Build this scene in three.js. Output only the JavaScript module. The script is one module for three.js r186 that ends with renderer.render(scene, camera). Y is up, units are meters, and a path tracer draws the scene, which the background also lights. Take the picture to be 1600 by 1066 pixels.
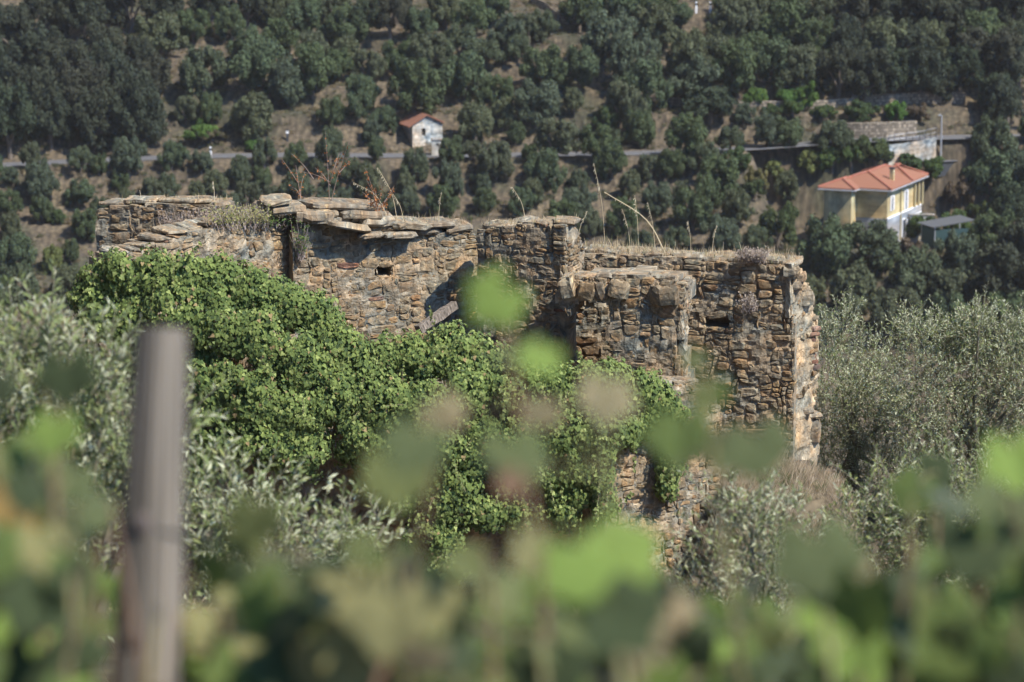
import * as THREE from 'three';
import { Sky } from 'three/addons/objects/Sky.js';
import { ImprovedNoise } from 'three/addons/math/ImprovedNoise.js';
import { mergeGeometries } from 'three/addons/utils/BufferGeometryUtils.js';

// ---------------------------------------------------------------- camera, sky, sun, exposure
const F = 4571, PITCH = 10.5 * Math.PI / 180;              // focal length in pixels of a 1600 x 1066 picture
const scene = new THREE.Scene();
const camera = new THREE.PerspectiveCamera(2 * Math.atan(533 / F) * 180 / Math.PI, 1600 / 1066, 0.2, 5000);
camera.position.set(0, 0, 0);
camera.lookAt(0, -Math.sin(PITCH), -Math.cos(PITCH));
camera.focus = 41.2;
camera.userData.fStop = 2.5;

const renderer = new THREE.WebGLRenderer({ antialias: true });
renderer.toneMapping = THREE.LinearToneMapping;
renderer.toneMappingExposure = 1.68;
renderer.shadowMap.enabled = true;

const AZ = 36 * Math.PI / 180, EL = 50 * Math.PI / 180;
const sunDir = new THREE.Vector3(Math.cos(EL) * Math.cos(AZ), Math.sin(EL), Math.cos(EL) * Math.sin(AZ));
const sky = new Sky();
sky.scale.setScalar(4000);
sky.name = 'sky';
sky.userData = { kind: 'structure', label: 'clear late summer sky over the valley', category: 'sky' };
sky.material.uniforms.sunPosition.value.copy(sunDir);
sky.material.uniforms.turbidity.value = 11;
sky.material.uniforms.rayleigh.value = 0.5;
sky.material.uniforms.mieCoefficient.value = 0.004;
scene.add(sky);
scene.environmentIntensity = 0.18;
const sun = new THREE.DirectionalLight(new THREE.Color(1, 0.90, 0.745), 5.0);
sun.position.copy(sunDir).multiplyScalar(400).add(new THREE.Vector3(0, -30, -200));
sun.target.position.set(0, -30, -200);
sun.castShadow = true;
Object.assign(sun.shadow.camera, { left: -200, right: 200, top: 200, bottom: -200, near: 1, far: 900 });
sun.shadow.mapSize.set(4096, 4096);
scene.add(sun, sun.target);
scene.fog = new THREE.FogExp2(new THREE.Color(0.86, 0.88, 0.92), 0.00009);

// ---------------------------------------------------------------- helpers
const V = (x, y, z) => new THREE.Vector3(x, y, z);
const C = (r, g, b) => new THREE.Color().setRGB(r, g, b);
function mulberry(a) { return () => { a = (a + 0x6d2b79f5) | 0; let t = Math.imul(a ^ (a >>> 15), 1 | a); t = (t + Math.imul(t ^ (t >>> 7), 61 | t)) ^ t; return ((t ^ (t >>> 14)) >>> 0) / 4294967296; }; }
let R = mulberry(11);
const rr = (a, b) => a + (b - a) * R();
const gauss = () => (R() + R() + R() + R() - 2) * 0.9;
const pick = (a) => a[Math.floor(R() * a.length)];
const clamp = (x, a, b) => Math.min(b, Math.max(a, x));
const smooth = (a, b, x) => { const t = clamp((x - a) / (b - a), 0, 1); return t * t * (3 - 2 * t); };
const lerp = (a, b, t) => a + (b - a) * t;
const noise = new ImprovedNoise();
const N3 = (x, y, z) => noise.noise(x, y, z);
const fbm = (x, y, z, o = 4) => { let s = 0, a = 0.5; for (let i = 0; i < o; i++) { s += a * N3(x, y, z); x *= 2.07; y *= 2.07; z *= 2.07; a *= 0.5; } return s; };

const sp = Math.sin(PITCH), cp = Math.cos(PITCH);
function ray(px, py) { const dx = (px - 800) / F, dy = -(py - 533) / F; return V(dx, -sp + dy * cp, -cp - dy * sp); }
function P(px, py, D) { const d = ray(px, py); return d.multiplyScalar(D / -d.z); }   // a place on a sight line, D metres out

const used = new Map();
function named(n) { const k = used.get(n) ?? 0; used.set(n, k + 1); return k ? n + '_' + String(k).padStart(3, '0') : n; }
function sh(o) { o.traverse((m) => { if (m.isMesh) { m.castShadow = true; m.receiveShadow = true; } }); return o; }
function top(o, name, label, category, group, kind) {
  o.name = named(name); o.userData = { label, category };
  if (group) o.userData.group = group;
  if (kind) o.userData.kind = kind;
  scene.add(o); return o;
}
function thing(name, pos, label, category, group) { const g = new THREE.Group(); g.position.copy(pos); return top(g, name, label, category, group); }
function part(name, geo, mat, parent) { const m = new THREE.Mesh(geo, mat); m.name = name; parent.add(m); return m; }
function structure(name, geo, mat, label) { const m = new THREE.Mesh(geo, mat); return top(m, name, label, name.replace(/_/g, ' ').split(' ').slice(-1)[0], undefined, 'structure'); }

// triangle soup with a colour per triangle
class Soup {
  constructor() { this.k = 0; this.a = new Float32Array(3 * 9 * 256); }
  tri(a, b, c, col) {
    const ux = b.x - a.x, uy = b.y - a.y, uz = b.z - a.z, vx = c.x - a.x, vy = c.y - a.y, vz = c.z - a.z;
    let nx = uy * vz - uz * vy, ny = uz * vx - ux * vz, nz = ux * vy - uy * vx; const l = Math.hypot(nx, ny, nz) || 1; nx /= l; ny /= l; nz /= l;
    let o = this.k * 27; if (o + 27 > this.a.length) { const g = new Float32Array(this.a.length * 2); g.set(this.a); this.a = g; }
    const t = this.a; for (const q of [a, b, c]) { t[o++] = q.x; t[o++] = q.y; t[o++] = q.z; t[o++] = nx; t[o++] = ny; t[o++] = nz; t[o++] = col.r; t[o++] = col.g; t[o++] = col.b; }
    this.k++;
  }
  geo() {
    const g = new THREE.BufferGeometry();
    ['position', 'normal', 'color'].forEach((name, j) => { const v = new Float32Array(this.k * 9); for (let i = 0; i < this.k * 3; i++) for (let c = 0; c < 3; c++) v[i * 3 + c] = this.a[i * 9 + j * 3 + c]; g.setAttribute(name, new THREE.BufferAttribute(v, 3)); });
    return g;
  }
}
const UP = V(0, 1, 0);
function frame(d, n) { const s = V().crossVectors(d, n); if (s.lengthSq() < 1e-6) s.set(1, 0, 0); s.normalize(); const m = V().crossVectors(s, d).normalize(); return [s, m]; }
// narrow folded leaf (four faces)
function narrowLeaf(S, p, d, n, L, W, col, fold = 0.25) {
  const [s, m] = frame(d, n);
  const mid = p.clone().addScaledVector(d, L * 0.5), tip = p.clone().addScaledVector(d, L).addScaledVector(m, -L * 0.08);
  const l = p.clone().addScaledVector(d, L * 0.5).addScaledVector(s, W / 2).addScaledVector(m, W * fold), r = p.clone().addScaledVector(d, L * 0.5).addScaledVector(s, -W / 2).addScaledVector(m, W * fold);
  S.tri(p, mid, r, col); S.tri(mid, tip, r, col); S.tri(p, l, mid, col); S.tri(l, tip, mid, col);
}
// broad ivy leaf (six faces)
function ivyLeaf(S, p, d, n, L, W, col) {
  const [s, m] = frame(d, n);
  const q = (t, x, h) => p.clone().addScaledVector(d, t * L).addScaledVector(s, x * W).addScaledVector(m, h * W);
  const mid = q(0.38, 0, 0), tip = q(1, 0, -0.14), base = q(0.05, 0, 0);
  for (const e of [-1, 1]) {
    const a = q(-0.08, 0.3 * e, 0.1), b = q(0.22, 0.52 * e, 0.08);
    if (e > 0) { S.tri(base, a, mid, col); S.tri(a, b, mid, col); S.tri(b, tip, mid, col); } else { S.tri(base, mid, a, col); S.tri(a, mid, b, col); S.tri(b, mid, tip, col); }
  }
}
function tube(pts, radii, seg = 6, S = null, col = null) {
  const out = S ?? new Soup(), rings = []; let ref = V(0.31, 0.2, 0.93);
  for (let i = 0; i < pts.length; i++) {
    const d = pts[Math.min(i + 1, pts.length - 1)].clone().sub(pts[Math.max(i - 1, 0)]).normalize();
    const s = V().crossVectors(d, ref); if (s.lengthSq() < 1e-4) s.set(1, 0, 0); s.normalize(); const m = V().crossVectors(s, d);
    ref = m.clone().multiplyScalar(-1).lerp(ref, 0.0);
    const ring = [];
    for (let k = 0; k < seg; k++) { const a = k / seg * 2 * Math.PI; ring.push(pts[i].clone().addScaledVector(s, Math.cos(a) * radii[i]).addScaledVector(m, Math.sin(a) * radii[i])); }
    ref = m; rings.push(ring);
  }
  const c = col ?? C(1, 1, 1);
  for (let i = 0; i + 1 < rings.length; i++) for (let k = 0; k < seg; k++) { const a = rings[i][k], b = rings[i][(k + 1) % seg], e = rings[i + 1][k], f = rings[i + 1][(k + 1) % seg]; out.tri(a, e, b, c); out.tri(b, e, f, c); }
  const e = pts.length - 1;
  for (let k = 0; k < seg; k++) { out.tri(pts[e], rings[e][(k + 1) % seg], rings[e][k], c); out.tri(pts[0], rings[0][k], rings[0][(k + 1) % seg], c); }
  return out;
}
function curvePts(pts, n) { return new THREE.CatmullRomCurve3(pts).getPoints(n); }

// textures
function noiseTexture(size, f, srgb) {
  const d = new Uint8Array(size * size * 4);
  for (let y = 0; y < size; y++) for (let x = 0; x < size; x++) {
    const c = f(x / size, y / size), i = (y * size + x) * 4; d[i] = clamp(c[0], 0, 1) * 255; d[i + 1] = clamp(c[1], 0, 1) * 255; d[i + 2] = clamp(c[2], 0, 1) * 255; d[i + 3] = 255;
  }
  const t = new THREE.DataTexture(d, size, size); t.wrapS = t.wrapT = THREE.RepeatWrapping; t.magFilter = THREE.LinearFilter; t.minFilter = THREE.LinearFilter;
  if (srgb) t.colorSpace = THREE.SRGBColorSpace; t.needsUpdate = true; return t;
}
// tileable noise: walk a torus
const tn = (u, v, k, s) => { const a = u * 2 * Math.PI, b = v * 2 * Math.PI, r = k / (2 * Math.PI); return N3(Math.cos(a) * r + s, Math.sin(a) * r + 3.1, Math.cos(b) * r + Math.sin(b) * r * 0.37 + s * 1.7) * 0.6 + N3(Math.cos(b) * r + s + 9, Math.sin(b) * r - 4, Math.sin(a) * r * 0.8 + s) * 0.6; };
const tfbm = (u, v, k, s) => tn(u, v, k, s) + 0.55 * tn(u, v, k * 2.1, s + 5) + 0.3 * tn(u, v, k * 4.3, s + 11) + 0.2 * tn(u, v, k * 9, s + 17);
const stoneMap = noiseTexture(512, (u, v) => { const a = 0.74 + 0.26 * tfbm(u, v, 7, 1), w = tfbm(u, v, 4, 40) * 0.1, li = smooth(0.35, 0.6, tfbm(u, v, 16, 77)) * 0.25; return [a + w + li, a + li * 0.9, a - w + li * 0.7]; }, true);
const stoneBump = noiseTexture(512, (u, v) => { const a = 0.5 + 0.4 * tfbm(u, v, 10, 3); return [a, a, a]; });
const mortarMap = noiseTexture(512, (u, v) => { const a = 0.72 + 0.3 * tfbm(u, v, 10, 21), w = tfbm(u, v, 3, 60) * 0.12; return [a + w, a, a - w]; }, true);
const soilMap = noiseTexture(512, (u, v) => { const a = 0.72 + 0.34 * tfbm(u, v, 8, 31); return [a, a, a]; }, true);
const woodMap = noiseTexture(512, (u, v) => { const g = N3(u * 60, v * 2.2, 4) * 0.5 + N3(u * 24, v * 1.1, 9) * 0.5, a = 0.72 + 0.55 * g; return [a, a * 0.98, a * 0.95]; }, true);
const tex = (t, r) => { const c = t.clone(); c.repeat.set(r, r); c.needsUpdate = true; return c; };
const sm1 = tex(stoneMap, 1.6), sb1 = tex(stoneBump, 2.2), mm1 = tex(mortarMap, 0.9), mb1 = tex(stoneBump, 3);
const std = (col, o = {}) => new THREE.MeshStandardMaterial({ color: col, roughness: 0.95, ...o });
const leafMat = (o = {}) => new THREE.MeshPhysicalMaterial({ vertexColors: true, roughness: 0.97, transmission: 0.3, thickness: 0, side: THREE.DoubleSide, specularIntensity: 0.35, ...o });
const stoneTones = [[.30, .225, .14], [.34, .27, .185], [.26, .215, .155], [.22, .19, .15], [.29, .26, .21], [.36, .31, .24], [.25, .175, .10], [.32, .24, .14], [.20, .18, .16], [.28, .245, .19], [.40, .36, .29], [.31, .20, .12]];
const stoneMats = stoneTones.map(([r, g, b]) => std(C(lerp(r, .33, .42) * 1.22, lerp(g, .275, .42) * 1.12, lerp(b, .20, .42) * .92), { map: sm1, bumpMap: sb1, bumpScale: 0.012 }));
const redStone = [std(C(.30, .15, .095), { map: sm1, bumpMap: sb1, bumpScale: 0.008 }), std(C(.34, .20, .13), { map: sm1, bumpMap: sb1, bumpScale: 0.008 })];
const slabMats = [[.41, .335, .225], [.37, .30, .205], [.45, .38, .27], [.33, .265, .18]].map(([r, g, b]) => std(C(r, g, b), { map: sm1, bumpMap: sb1, bumpScale: 0.014 }));
const chipMat = std(C(1, 1, 1), { vertexColors: true, map: sm1, bumpMap: sb1, bumpScale: 0.01 });
const mortarMat = std(C(.50, .40, .265), { map: mm1, bumpMap: mb1, bumpScale: 0.02 });
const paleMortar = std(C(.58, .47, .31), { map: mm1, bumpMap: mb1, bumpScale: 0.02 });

// ---------------------------------------------------------------- terrain
const K = 0.466, Y0 = -38.7, D0 = 290;
const plane = (D) => Y0 + K * (D - D0);
function planeHit(px, py) { const d = ray(px, py), s = d.y / -d.z; const D = (Y0 - K * D0) / (s - K); return P(px, py, D); }
const table = (t, x) => { if (x <= t[0][0]) return t[0][1]; for (let i = 1; i < t.length; i++) if (x <= t[i][0]) return lerp(t[i - 1][1], t[i][1], (x - t[i - 1][0]) / (t[i][0] - t[i - 1][0])); return t[t.length - 1][1]; };
const roadPts = [[-900, 300], [-200, 266], [0, 259], [90, 254], [300, 245], [440, 243], [600, 244], [700, 243], [860, 243], [1040, 239], [1180, 232], [1300, 223], [1390, 218], [1500, 215], [1600, 214], [1800, 211], [2500, 200]].map(([x, y]) => planeHit(x, y));
const roadD = roadPts.map((p) => [p.x, -p.z]), roadY = roadPts.map((p) => [p.x, p.y]);
const VILLA = P(1385, 392, 281);                                   // near corner of the yellow house, ground level
function farHeight(x, D) {
  let y = plane(D) + 1.6 * fbm(x * 0.02, D * 0.02, 3.3, 3) * 1.6;
  const st = 2.3, q = y / st, f = q - Math.floor(q), terr = (Math.floor(q) + smooth(0.55, 0.95, f)) * st;   // olive terraces
  y = lerp(y, terr, 0.75 * smooth(-0.25, 0.25, N3(x * 0.03, D * 0.03, 8) + 0.15)) + 0.25 * fbm(x * 0.3, D * 0.3, 1, 3);
  const rd = table(roadD, x), ry = table(roadY, x), e = Math.abs(D - rd);
  y = lerp(ry, y, smooth(2.6, 6.5, e));
  const lx = x - VILLA.x, ld = D + VILLA.z;                        // the level yard of the yellow house
  const out = Math.max(-9 - lx, lx - 16, -3 - ld, ld - 14, 0);
  y = lerp(VILLA.y, y, smooth(0, 3.5, out));
  return y;
}
const nearTable = [[-12, -1.2], [0, -1.55], [3, -2.0], [5, -2.6], [8, -4.0], [14, -6.3], [22, -9.4], [33, -10.9], [46, -11.2], [60, -17], [90, -33], [130, -55], [180, -71], [215, -74]];
function nearHeight(x, D) {
  let y = table(nearTable, D) + 0.5 * fbm(x * 0.15, D * 0.15, 6, 3);
  const bank = smooth(2.1, 3.0, x) * (1 - smooth(4.3, 5.4, x)) * smooth(37.6, 39.0, D) * (1 - smooth(40.4, 43, D));   // earth bank at the end of the ruin
  y = lerp(y, -9.25 + 0.25 * fbm(x * 0.8, D * 0.8, 2, 3), bank);
  const bank2 = smooth(-7, -5, x) * (1 - smooth(2.1, 3, x)) * smooth(39, 41, D) * (1 - smooth(44, 50, D));
  return lerp(y, -9.6, bank2);
}
function H(x, D) { if (D < 205) return nearHeight(x, D); if (D > 240) return farHeight(x, D); return lerp(nearHeight(x, D), farHeight(x, D), smooth(205, 240, D)); }
function hit(px, py, D1 = 215) { const d = ray(px, py); for (let D = D1; D < 620; D += 0.25) { const p = d.clone().multiplyScalar(D / -d.z); if (p.y <= H(p.x, D)) return p; } return P(px, py, 330); }

function sheet(xs, ds, colour) {
  const pos = [], col = [], uv = [], idx = [];
  for (const d of ds) for (const x of xs) { const y = H(x, d); pos.push(x, y, -d); const c = colour(x, d, y); col.push(c.r, c.g, c.b); uv.push(x * 0.35, d * 0.35); }
  const w = xs.length;
  for (let j = 0; j + 1 < ds.length; j++) for (let i = 0; i + 1 < w; i++) { const a = j * w + i; idx.push(a, a + 1, a + w, a + 1, a + w + 1, a + w); }
  const g = new THREE.BufferGeometry();
  g.setAttribute('position', new THREE.Float32BufferAttribute(pos, 3)); g.setAttribute('color', new THREE.Float32BufferAttribute(col, 3)); g.setAttribute('uv', new THREE.Float32BufferAttribute(uv, 2));
  g.setIndex(idx); g.computeVertexNormals(); return g;
}
const span = (a, b, n) => Array.from({ length: n }, (_, i) => a + (b - a) * i / n);
const earth = C(.155, .118, .072), straw = C(.215, .17, .10), scrub = C(.075, .078, .04), pinkEarth = C(.175, .13, .082);
function groundColour(x, d) {
  const a = fbm(x * 0.11, d * 0.11, 5, 4), b = fbm(x * 0.35, d * 0.35, 15, 3);
  const c = earth.clone().lerp(pinkEarth, smooth(-0.2, 0.3, b)).lerp(straw, smooth(0.02, 0.35, a) * 0.8).lerp(scrub, smooth(-0.05, 0.3, -a + b * 0.5) * 0.85);
  return c;
}
const soil = std(C(1, 1, 1), { vertexColors: true, map: soilMap });
const farX = [-900, -500, -300, -200, -140, -110, -90, ...span(-76, 76, 230), 76, 90, 110, 140, 200, 300, 500, 900];
const farD = [120, 140, 160, 180, 200, 212, 224, 236, ...span(246, 345, 170), 345, 352, 362, 380, 410, 460, 540, 680, 900, 1200];
structure('hillside_terrain', sheet(farX, farD, groundColour), soil, 'brown terraced hillside rising across the valley behind the ruin');
const nearX = [-400, -200, -100, -60, -40, -30, -22, ...span(-16, 16, 90), 16, 22, 30, 40, 60, 100, 200, 400];
const nearD = [-14, -8, -4, ...span(-2, 60, 160), 60, 66, 74, 84, 96, 108, 120];
structure('sloping_ground', sheet(nearX, nearD, groundColour), soil, 'dry grassy slope falling away below the vineyard to the ruin');

// ---------------------------------------------------------------- the far road
{
  const xs = span(-150, 150, 150), S = new Soup(), L = new Soup();
  const at = (x, o, h) => V(x, table(roadY, x) + h, -(table(roadD, x) + o));
  const g1 = C(.095, .095, .098), ln = C(.26, .26, .255);
  for (let i = 0; i + 1 < xs.length; i++) {
    const a = xs[i], b = xs[i + 1];
    S.tri(at(a, -1.8, .06), at(b, -1.8, .06), at(a, 1.8, .06), g1); S.tri(at(b, -1.8, .06), at(b, 1.8, .06), at(a, 1.8, .06), g1);
    for (const o of [-1.62, 1.5]) { L.tri(at(a, o, .075), at(b, o, .075), at(a, o + .12, .075), ln); L.tri(at(b, o, .075), at(b, o + .12, .075), at(a, o + .12, .075), ln); }
  }
  const vc = std(C(1, 1, 1), { vertexColors: true, roughness: 0.85 });
  const r = structure('road', S.geo(), vc, 'grey tarmac road crossing the far hillside');
  const m = part('edge_line', L.geo(), vc, r);
}

// ---------------------------------------------------------------- far trees
const barkMat = std(C(.13, .105, .08)), oliveLeaf = leafMat({ transmission: 0.25 });
function farTree(seed, pal, { blobs = 34, per = 330, flat = 0.8, size = 0.1, trunk = true, droop = 0 }) {
  R = mulberry(seed);
  const S = new Soup(), T = new Soup(), cents = [], shift = C(rr(.88, 1.14), rr(.92, 1.08), rr(.85, 1.15)); pal = pal.map((c) => c.clone().multiply(shift));
  blobs = Math.round(blobs * 1.7); const lobes = Array.from({ length: 3 + Math.floor(R() * 4) }, () => { const a = rr(0, 6.28), q = rr(.25, .62); return [V(Math.cos(a) * q, rr(.35, .95) * flat, Math.sin(a) * q), rr(.32, .52)]; });
  for (let i = 0; i < blobs; i++) {                               // clumps over a dome, crown one metre in half-width
    const a = rr(0, 2 * Math.PI), h = Math.pow(R(), 0.8), r = Math.sqrt(1 - h * h * 0.8) * rr(0.45, 1.0);
    if (R() < .62) { const [c, q] = pick(lobes), d = V(gauss(), gauss() + .25, gauss()).normalize(); cents.push([c.clone().addScaledVector(d, q * rr(.5, 1)), rr(.11, .22)]); } else cents.push([V(Math.cos(a) * r * 0.82, (0.32 + h * 0.88) * flat, Math.sin(a) * r * 0.82), rr(0.13, 0.25)]);
  }
  for (const [c, r] of cents) {
    const tone = rr(0, 1), n = per * (r / 0.25) ** 2;
    for (let k = 0; k < n; k++) {
      const d = V(gauss(), gauss(), gauss()).normalize(), q = Math.pow(R(), 0.4);
      const p = c.clone().addScaledVector(d, r * q); p.y -= droop * R() * 0.1;
      const dir = V(gauss(), gauss() + 0.2, gauss()).normalize(), nn = d.clone().add(V(gauss() * .7, gauss() * .7 + .3, gauss() * .7)).normalize();
      const col = pal[0].clone().lerp(pal[1], clamp(tone * 0.55 + rr(0, 0.35), 0, 1)); if (R() < 0.1) col.lerp(pal[2], 0.5);
      const L = size * rr(0.6, 1.2) * 0.5, W = L * rr(0.45, 0.8), [s] = frame(dir, nn);
      const a = p.clone().addScaledVector(dir, -L), b = p.clone().addScaledVector(s, W), e = p.clone().addScaledVector(dir, L), f = p.clone().addScaledVector(s, -W);
      S.tri(a, b, e, col); S.tri(a, e, f, col);
    }
  }
  if (trunk) {
    const w = C(1, 1, 1);
    tube(curvePts([V(0, -0.25, 0), V(rr(-.04, .04), 0.12, rr(-.04, .04)), V(rr(-.1, .1), 0.35, rr(-.1, .1))], 5), [.11, .085, .075, .07, .06, .05], 7, T, w);
    for (let i = 0; i < 5; i++) { const [c] = cents[i * 3]; tube([V(0, 0.2, 0), V(c.x * .5, lerp(.25, c.y, .55), c.z * .5), c], [.05, .035, .015], 5, T, w); }
  }
  return [S.geo(), T.geo()];
}
const PAL = {
  o: [C(.046, .060, .028), C(.108, .130, .066), C(.16, .18, .105)],
  d: [C(.027, .035, .021), C(.060, .070, .042), C(.085, .095, .062)],
  g: [C(.035, .062, .018), C(.075, .12, .035), C(.11, .15, .05)],
  b: [C(.05, .10, .02), C(.10, .18, .04), C(.14, .22, .06)],
  y: [C(.11, .12, .035), C(.19, .20, .07), C(.24, .23, .09)],
  r: [C(.12, .035, .015), C(.26, .07, .03), C(.10, .09, .03)],
  n: [C(.07, .06, .03), C(.13, .11, .06), C(.17, .14, .08)],
};
const variants = { o: [], d: [], g: [], b: [], y: [], r: [], n: [] };
for (let i = 0; i < 7; i++) variants.o.push(farTree(100 + i, PAL.o, { blobs: 30 + i * 3, flat: 0.78 + 0.05 * (i % 4) }));
for (let i = 0; i < 5; i++) variants.d.push(farTree(200 + i, PAL.d, { blobs: 38, flat: 0.85 + 0.08 * (i % 3) }));
for (let i = 0; i < 4; i++) variants.g.push(farTree(300 + i, PAL.g, { blobs: 30, size: 0.12 }));
for (let i = 0; i < 3; i++) variants.b.push(farTree(400 + i, PAL.b, { blobs: 26, size: 0.12 }));
for (let i = 0; i < 2; i++) variants.y.push(farTree(500 + i, PAL.y, { blobs: 26, size: 0.12 }));
for (let i = 0; i < 2; i++) variants.r.push(farTree(600 + i, PAL.r, { blobs: 22, size: 0.12 }));
for (let i = 0; i < 2; i++) variants.n.push(farTree(650 + i, PAL.n, { blobs: 24, size: 0.14 }));

// crown centre x, crown centre y, crown width, kind, height / width
const T_ = (k, s) => s.trim().split(/\s+/).map((e) => { const [x, y, w, h, D] = e.split(',').map(Number); return { x, y, w, k, h: h || 0.92, D }; });
const trees = [
  ...T_('d', `20,50,92 70,25,86 135,15,86 205,10,86 60,88,92 -5,118,88 110,108,92 165,72,84 130,150,88 60,158,92 15,196,92,1.1 80,196,84 150,186,92,1.1 212,186,96,1.1 178,122,88 238,128,76 222,86,64 262,12,80 330,8,70 388,12,66 610,25,74 575,30,60`),
  ...T_('o', `250,55,84 303,42,58 320,105,94,1 385,68,72,1 360,40,50 436,58,62 480,22,74 415,108,88 452,134,72 488,112,82,1 486,78,60 543,44,70 540,78,62 530,105,54 572,106,54 562,146,64,1.15 395,182,78,1.05 516,176,52 655,38,62 622,92,58 648,136,86,1.05 604,186,46 672,86,66 722,66,68 762,78,62 742,26,68 792,52,64 732,122,84 742,190,74 787,176,58 780,140,56 695,12,70 440,15,60 520,12,60 848,32,56 905,16,72 962,8,84 1022,4,74 1152,34,70 1192,18,74 1240,6,84 1288,22,64 1128,58,60 772,6,60 1062,22,44 1140,4,60`),
  ...T_('o', `-4,262,34,1.3 65,284,58,1.1 125,243,46,1.1 200,249,52,1.15 125,298,52 268,241,52 263,288,42 376,263,44,1.2 336,284,54 414,238,48,1.1 463,244,42,1.1 516,226,58,1.1 575,286,54,1.1 648,252,50,1.5 704,238,46 703,284,54,1.1 690,318,56 755,314,42 776,249,58,1.15 310,301,42 385,302,42 465,288,58 236,298,38 15,320,44 30,392,74 132,352,54 66,328,42 25,446,84 108,446,74 640,318,44 600,320,40 548,262,44,1.2`),
  ...T_('o', `825,46,62 808,72,54 846,106,78 906,102,72,1.05 952,56,92 1026,46,78 990,98,88 1010,134,84 1076,92,92 1082,128,84 1116,86,82 1152,112,84 1182,84,74 1212,98,84 1252,102,82 1226,46,84 1277,64,64 840,166,74 896,156,48 970,168,66,1.15 866,218,72 856,266,62,1.1 930,224,56 955,252,54,1.1 1000,204,56 961,212,34 1075,212,78 1140,212,54 1198,206,54 1232,208,54 1302,208,68 1016,260,52 1046,256,52 1100,246,58 1122,284,74 1226,290,58 905,278,44 832,302,44 812,314,48 902,318,54 1026,316,50 1082,330,74 1152,326,64 1130,372,64 1058,372,48 975,340,60 880,340,60 920,352,44 1000,372,50 1286,380,96,1.3 1180,370,50 1265,452,60`),
  ...T_('o', `1352,376,112,0.8 1552,212,80,1.1 1556,272,96 1592,258,66 1548,366,84 1500,402,74 1432,424,104 1332,462,96 1484,452,94 1404,490,96 1380,404,54 1566,502,110 1282,500,70 1480,500,90 1450,66,80 1380,60,90 1535,60,90 1590,70,80`),
  ...T_('d', `1332,28,96 1392,22,94 1452,18,104 1512,18,104 1576,24,96 1542,96,96 1590,108,86 1500,110,80 1310,120,80 1352,118,84 1396,116,86 1438,118,84 1470,126,70 1330,80,80 1420,78,80 1574,168,74 1110,166,86,0.6 1560,150,60`),
  ...T_('d', `1590,400,96 1582,328,80 1568,446,118`),
  ...T_('g', `1150,246,48 1216,352,74 946,182,48 1180,290,40 1300,246,60,0.7 1366,234,58 1330,240,50 90,338,28 1420,252,44,0.6 1460,262,46,0.7 1345,172,54,0.6 1240,172,44,0.6 1290,174,44,0.6 1440,356,60,0.7 1490,352,60,0.7 1206,172,34,0.6 1430,30,60 1290,90,50 1525,330,40`),
  ...T_('b', `1178,150,42 1228,152,46,0.7 1262,150,50,0.8 1402,173,40 315,208,60,0.5 400,225,36,0.6`),
  ...T_('y', `1181,283,42 1266,254,52,0.7 82,404,40,1.2 1540,332,36 1210,262,40,0.7`),
  ...T_('r', `1492,350,44,0.4 1390,340,26,0.5`),
  ...T_('n', `1438,176,42,0.7 1290,392,70,0.35 1420,392,70,0.8 1500,300,50 1585,470,80 330,212,50,0.5`),
];
{ // younger trees filling the terraces between
  R = mulberry(4242); let n = trees.filter((t) => t.k === 'o').length;
  for (let i = 0; i < 1600 && n < 250; i++) {
    const x = rr(-10, 1610), y = rr(150, 470), w = rr(30, 50);
    if (y > (x < 150 ? 450 : x < 900 ? 322 : x < 1250 ? 380 : 470) || (x > 1255 && x < 1520 && y > 150 && y < 380) || (x > 600 && x < 720 && y < 262) || (x > 270 && x < 560 && y < 236 && R() < .8)) continue;
    if (Math.abs(y + w * .5 - table(roadPts.map((p, j) => [[-900, -200, 0, 90, 300, 440, 600, 700, 860, 1040, 1180, 1300, 1390, 1500, 1600, 1800, 2500][j], [300, 266, 259, 254, 245, 243, 244, 243, 243, 239, 232, 223, 218, 215, 214, 211, 200][j]]), x)) < 5) continue;
    if (trees.some((t) => Math.hypot(t.x - x, (t.y - y) * 1.25) < (t.w + w) * .42)) continue;
    trees.push({ x, y, w, k: 'o', h: rr(.85, 1.15) }); n++;
  }
}
const ORD = ['first', 'second', 'third', 'fourth', 'fifth', 'sixth', 'seventh', 'eighth', 'ninth', 'tenth', 'eleventh', 'twelfth', 'thirteenth', 'fourteenth', 'fifteenth', 'sixteenth', 'seventeenth', 'eighteenth', 'nineteenth', 'twentieth', 'twenty-first', 'twenty-second', 'twenty-third', 'twenty-fourth', 'twenty-fifth', 'twenty-sixth', 'twenty-seventh', 'twenty-eighth', 'twenty-ninth', 'thirtieth'];
for (const a of ['thirty', 'forty']) for (const b of ['', '-first', '-second', '-third', '-fourth', '-fifth', '-sixth', '-seventh', '-eighth', '-ninth']) if (b || a === 'forty') ORD.push(b ? a + b : 'fortieth');
const TIER = ['topmost', 'second', 'third', 'fourth', 'fifth', 'sixth', 'seventh', 'eighth', 'ninth', 'tenth', 'eleventh', 'twelfth'];
const KIND = { o: ['olive_tree', 'grey-green olive tree', 'olive tree'], d: ['evergreen_tree', 'dark dense evergreen tree', 'tree'], g: ['broadleaf_shrub', 'mid-green leafy shrub', 'shrub'], b: ['green_bush', 'bright green rounded bush', 'bush'], y: ['yellow_shrub', 'yellowish green shrub', 'shrub'], r: ['red_shrub', 'rusty red flowering shrub', 'shrub'], n: ['dry_shrub', 'brownish dry shrub', 'shrub'] };
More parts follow.
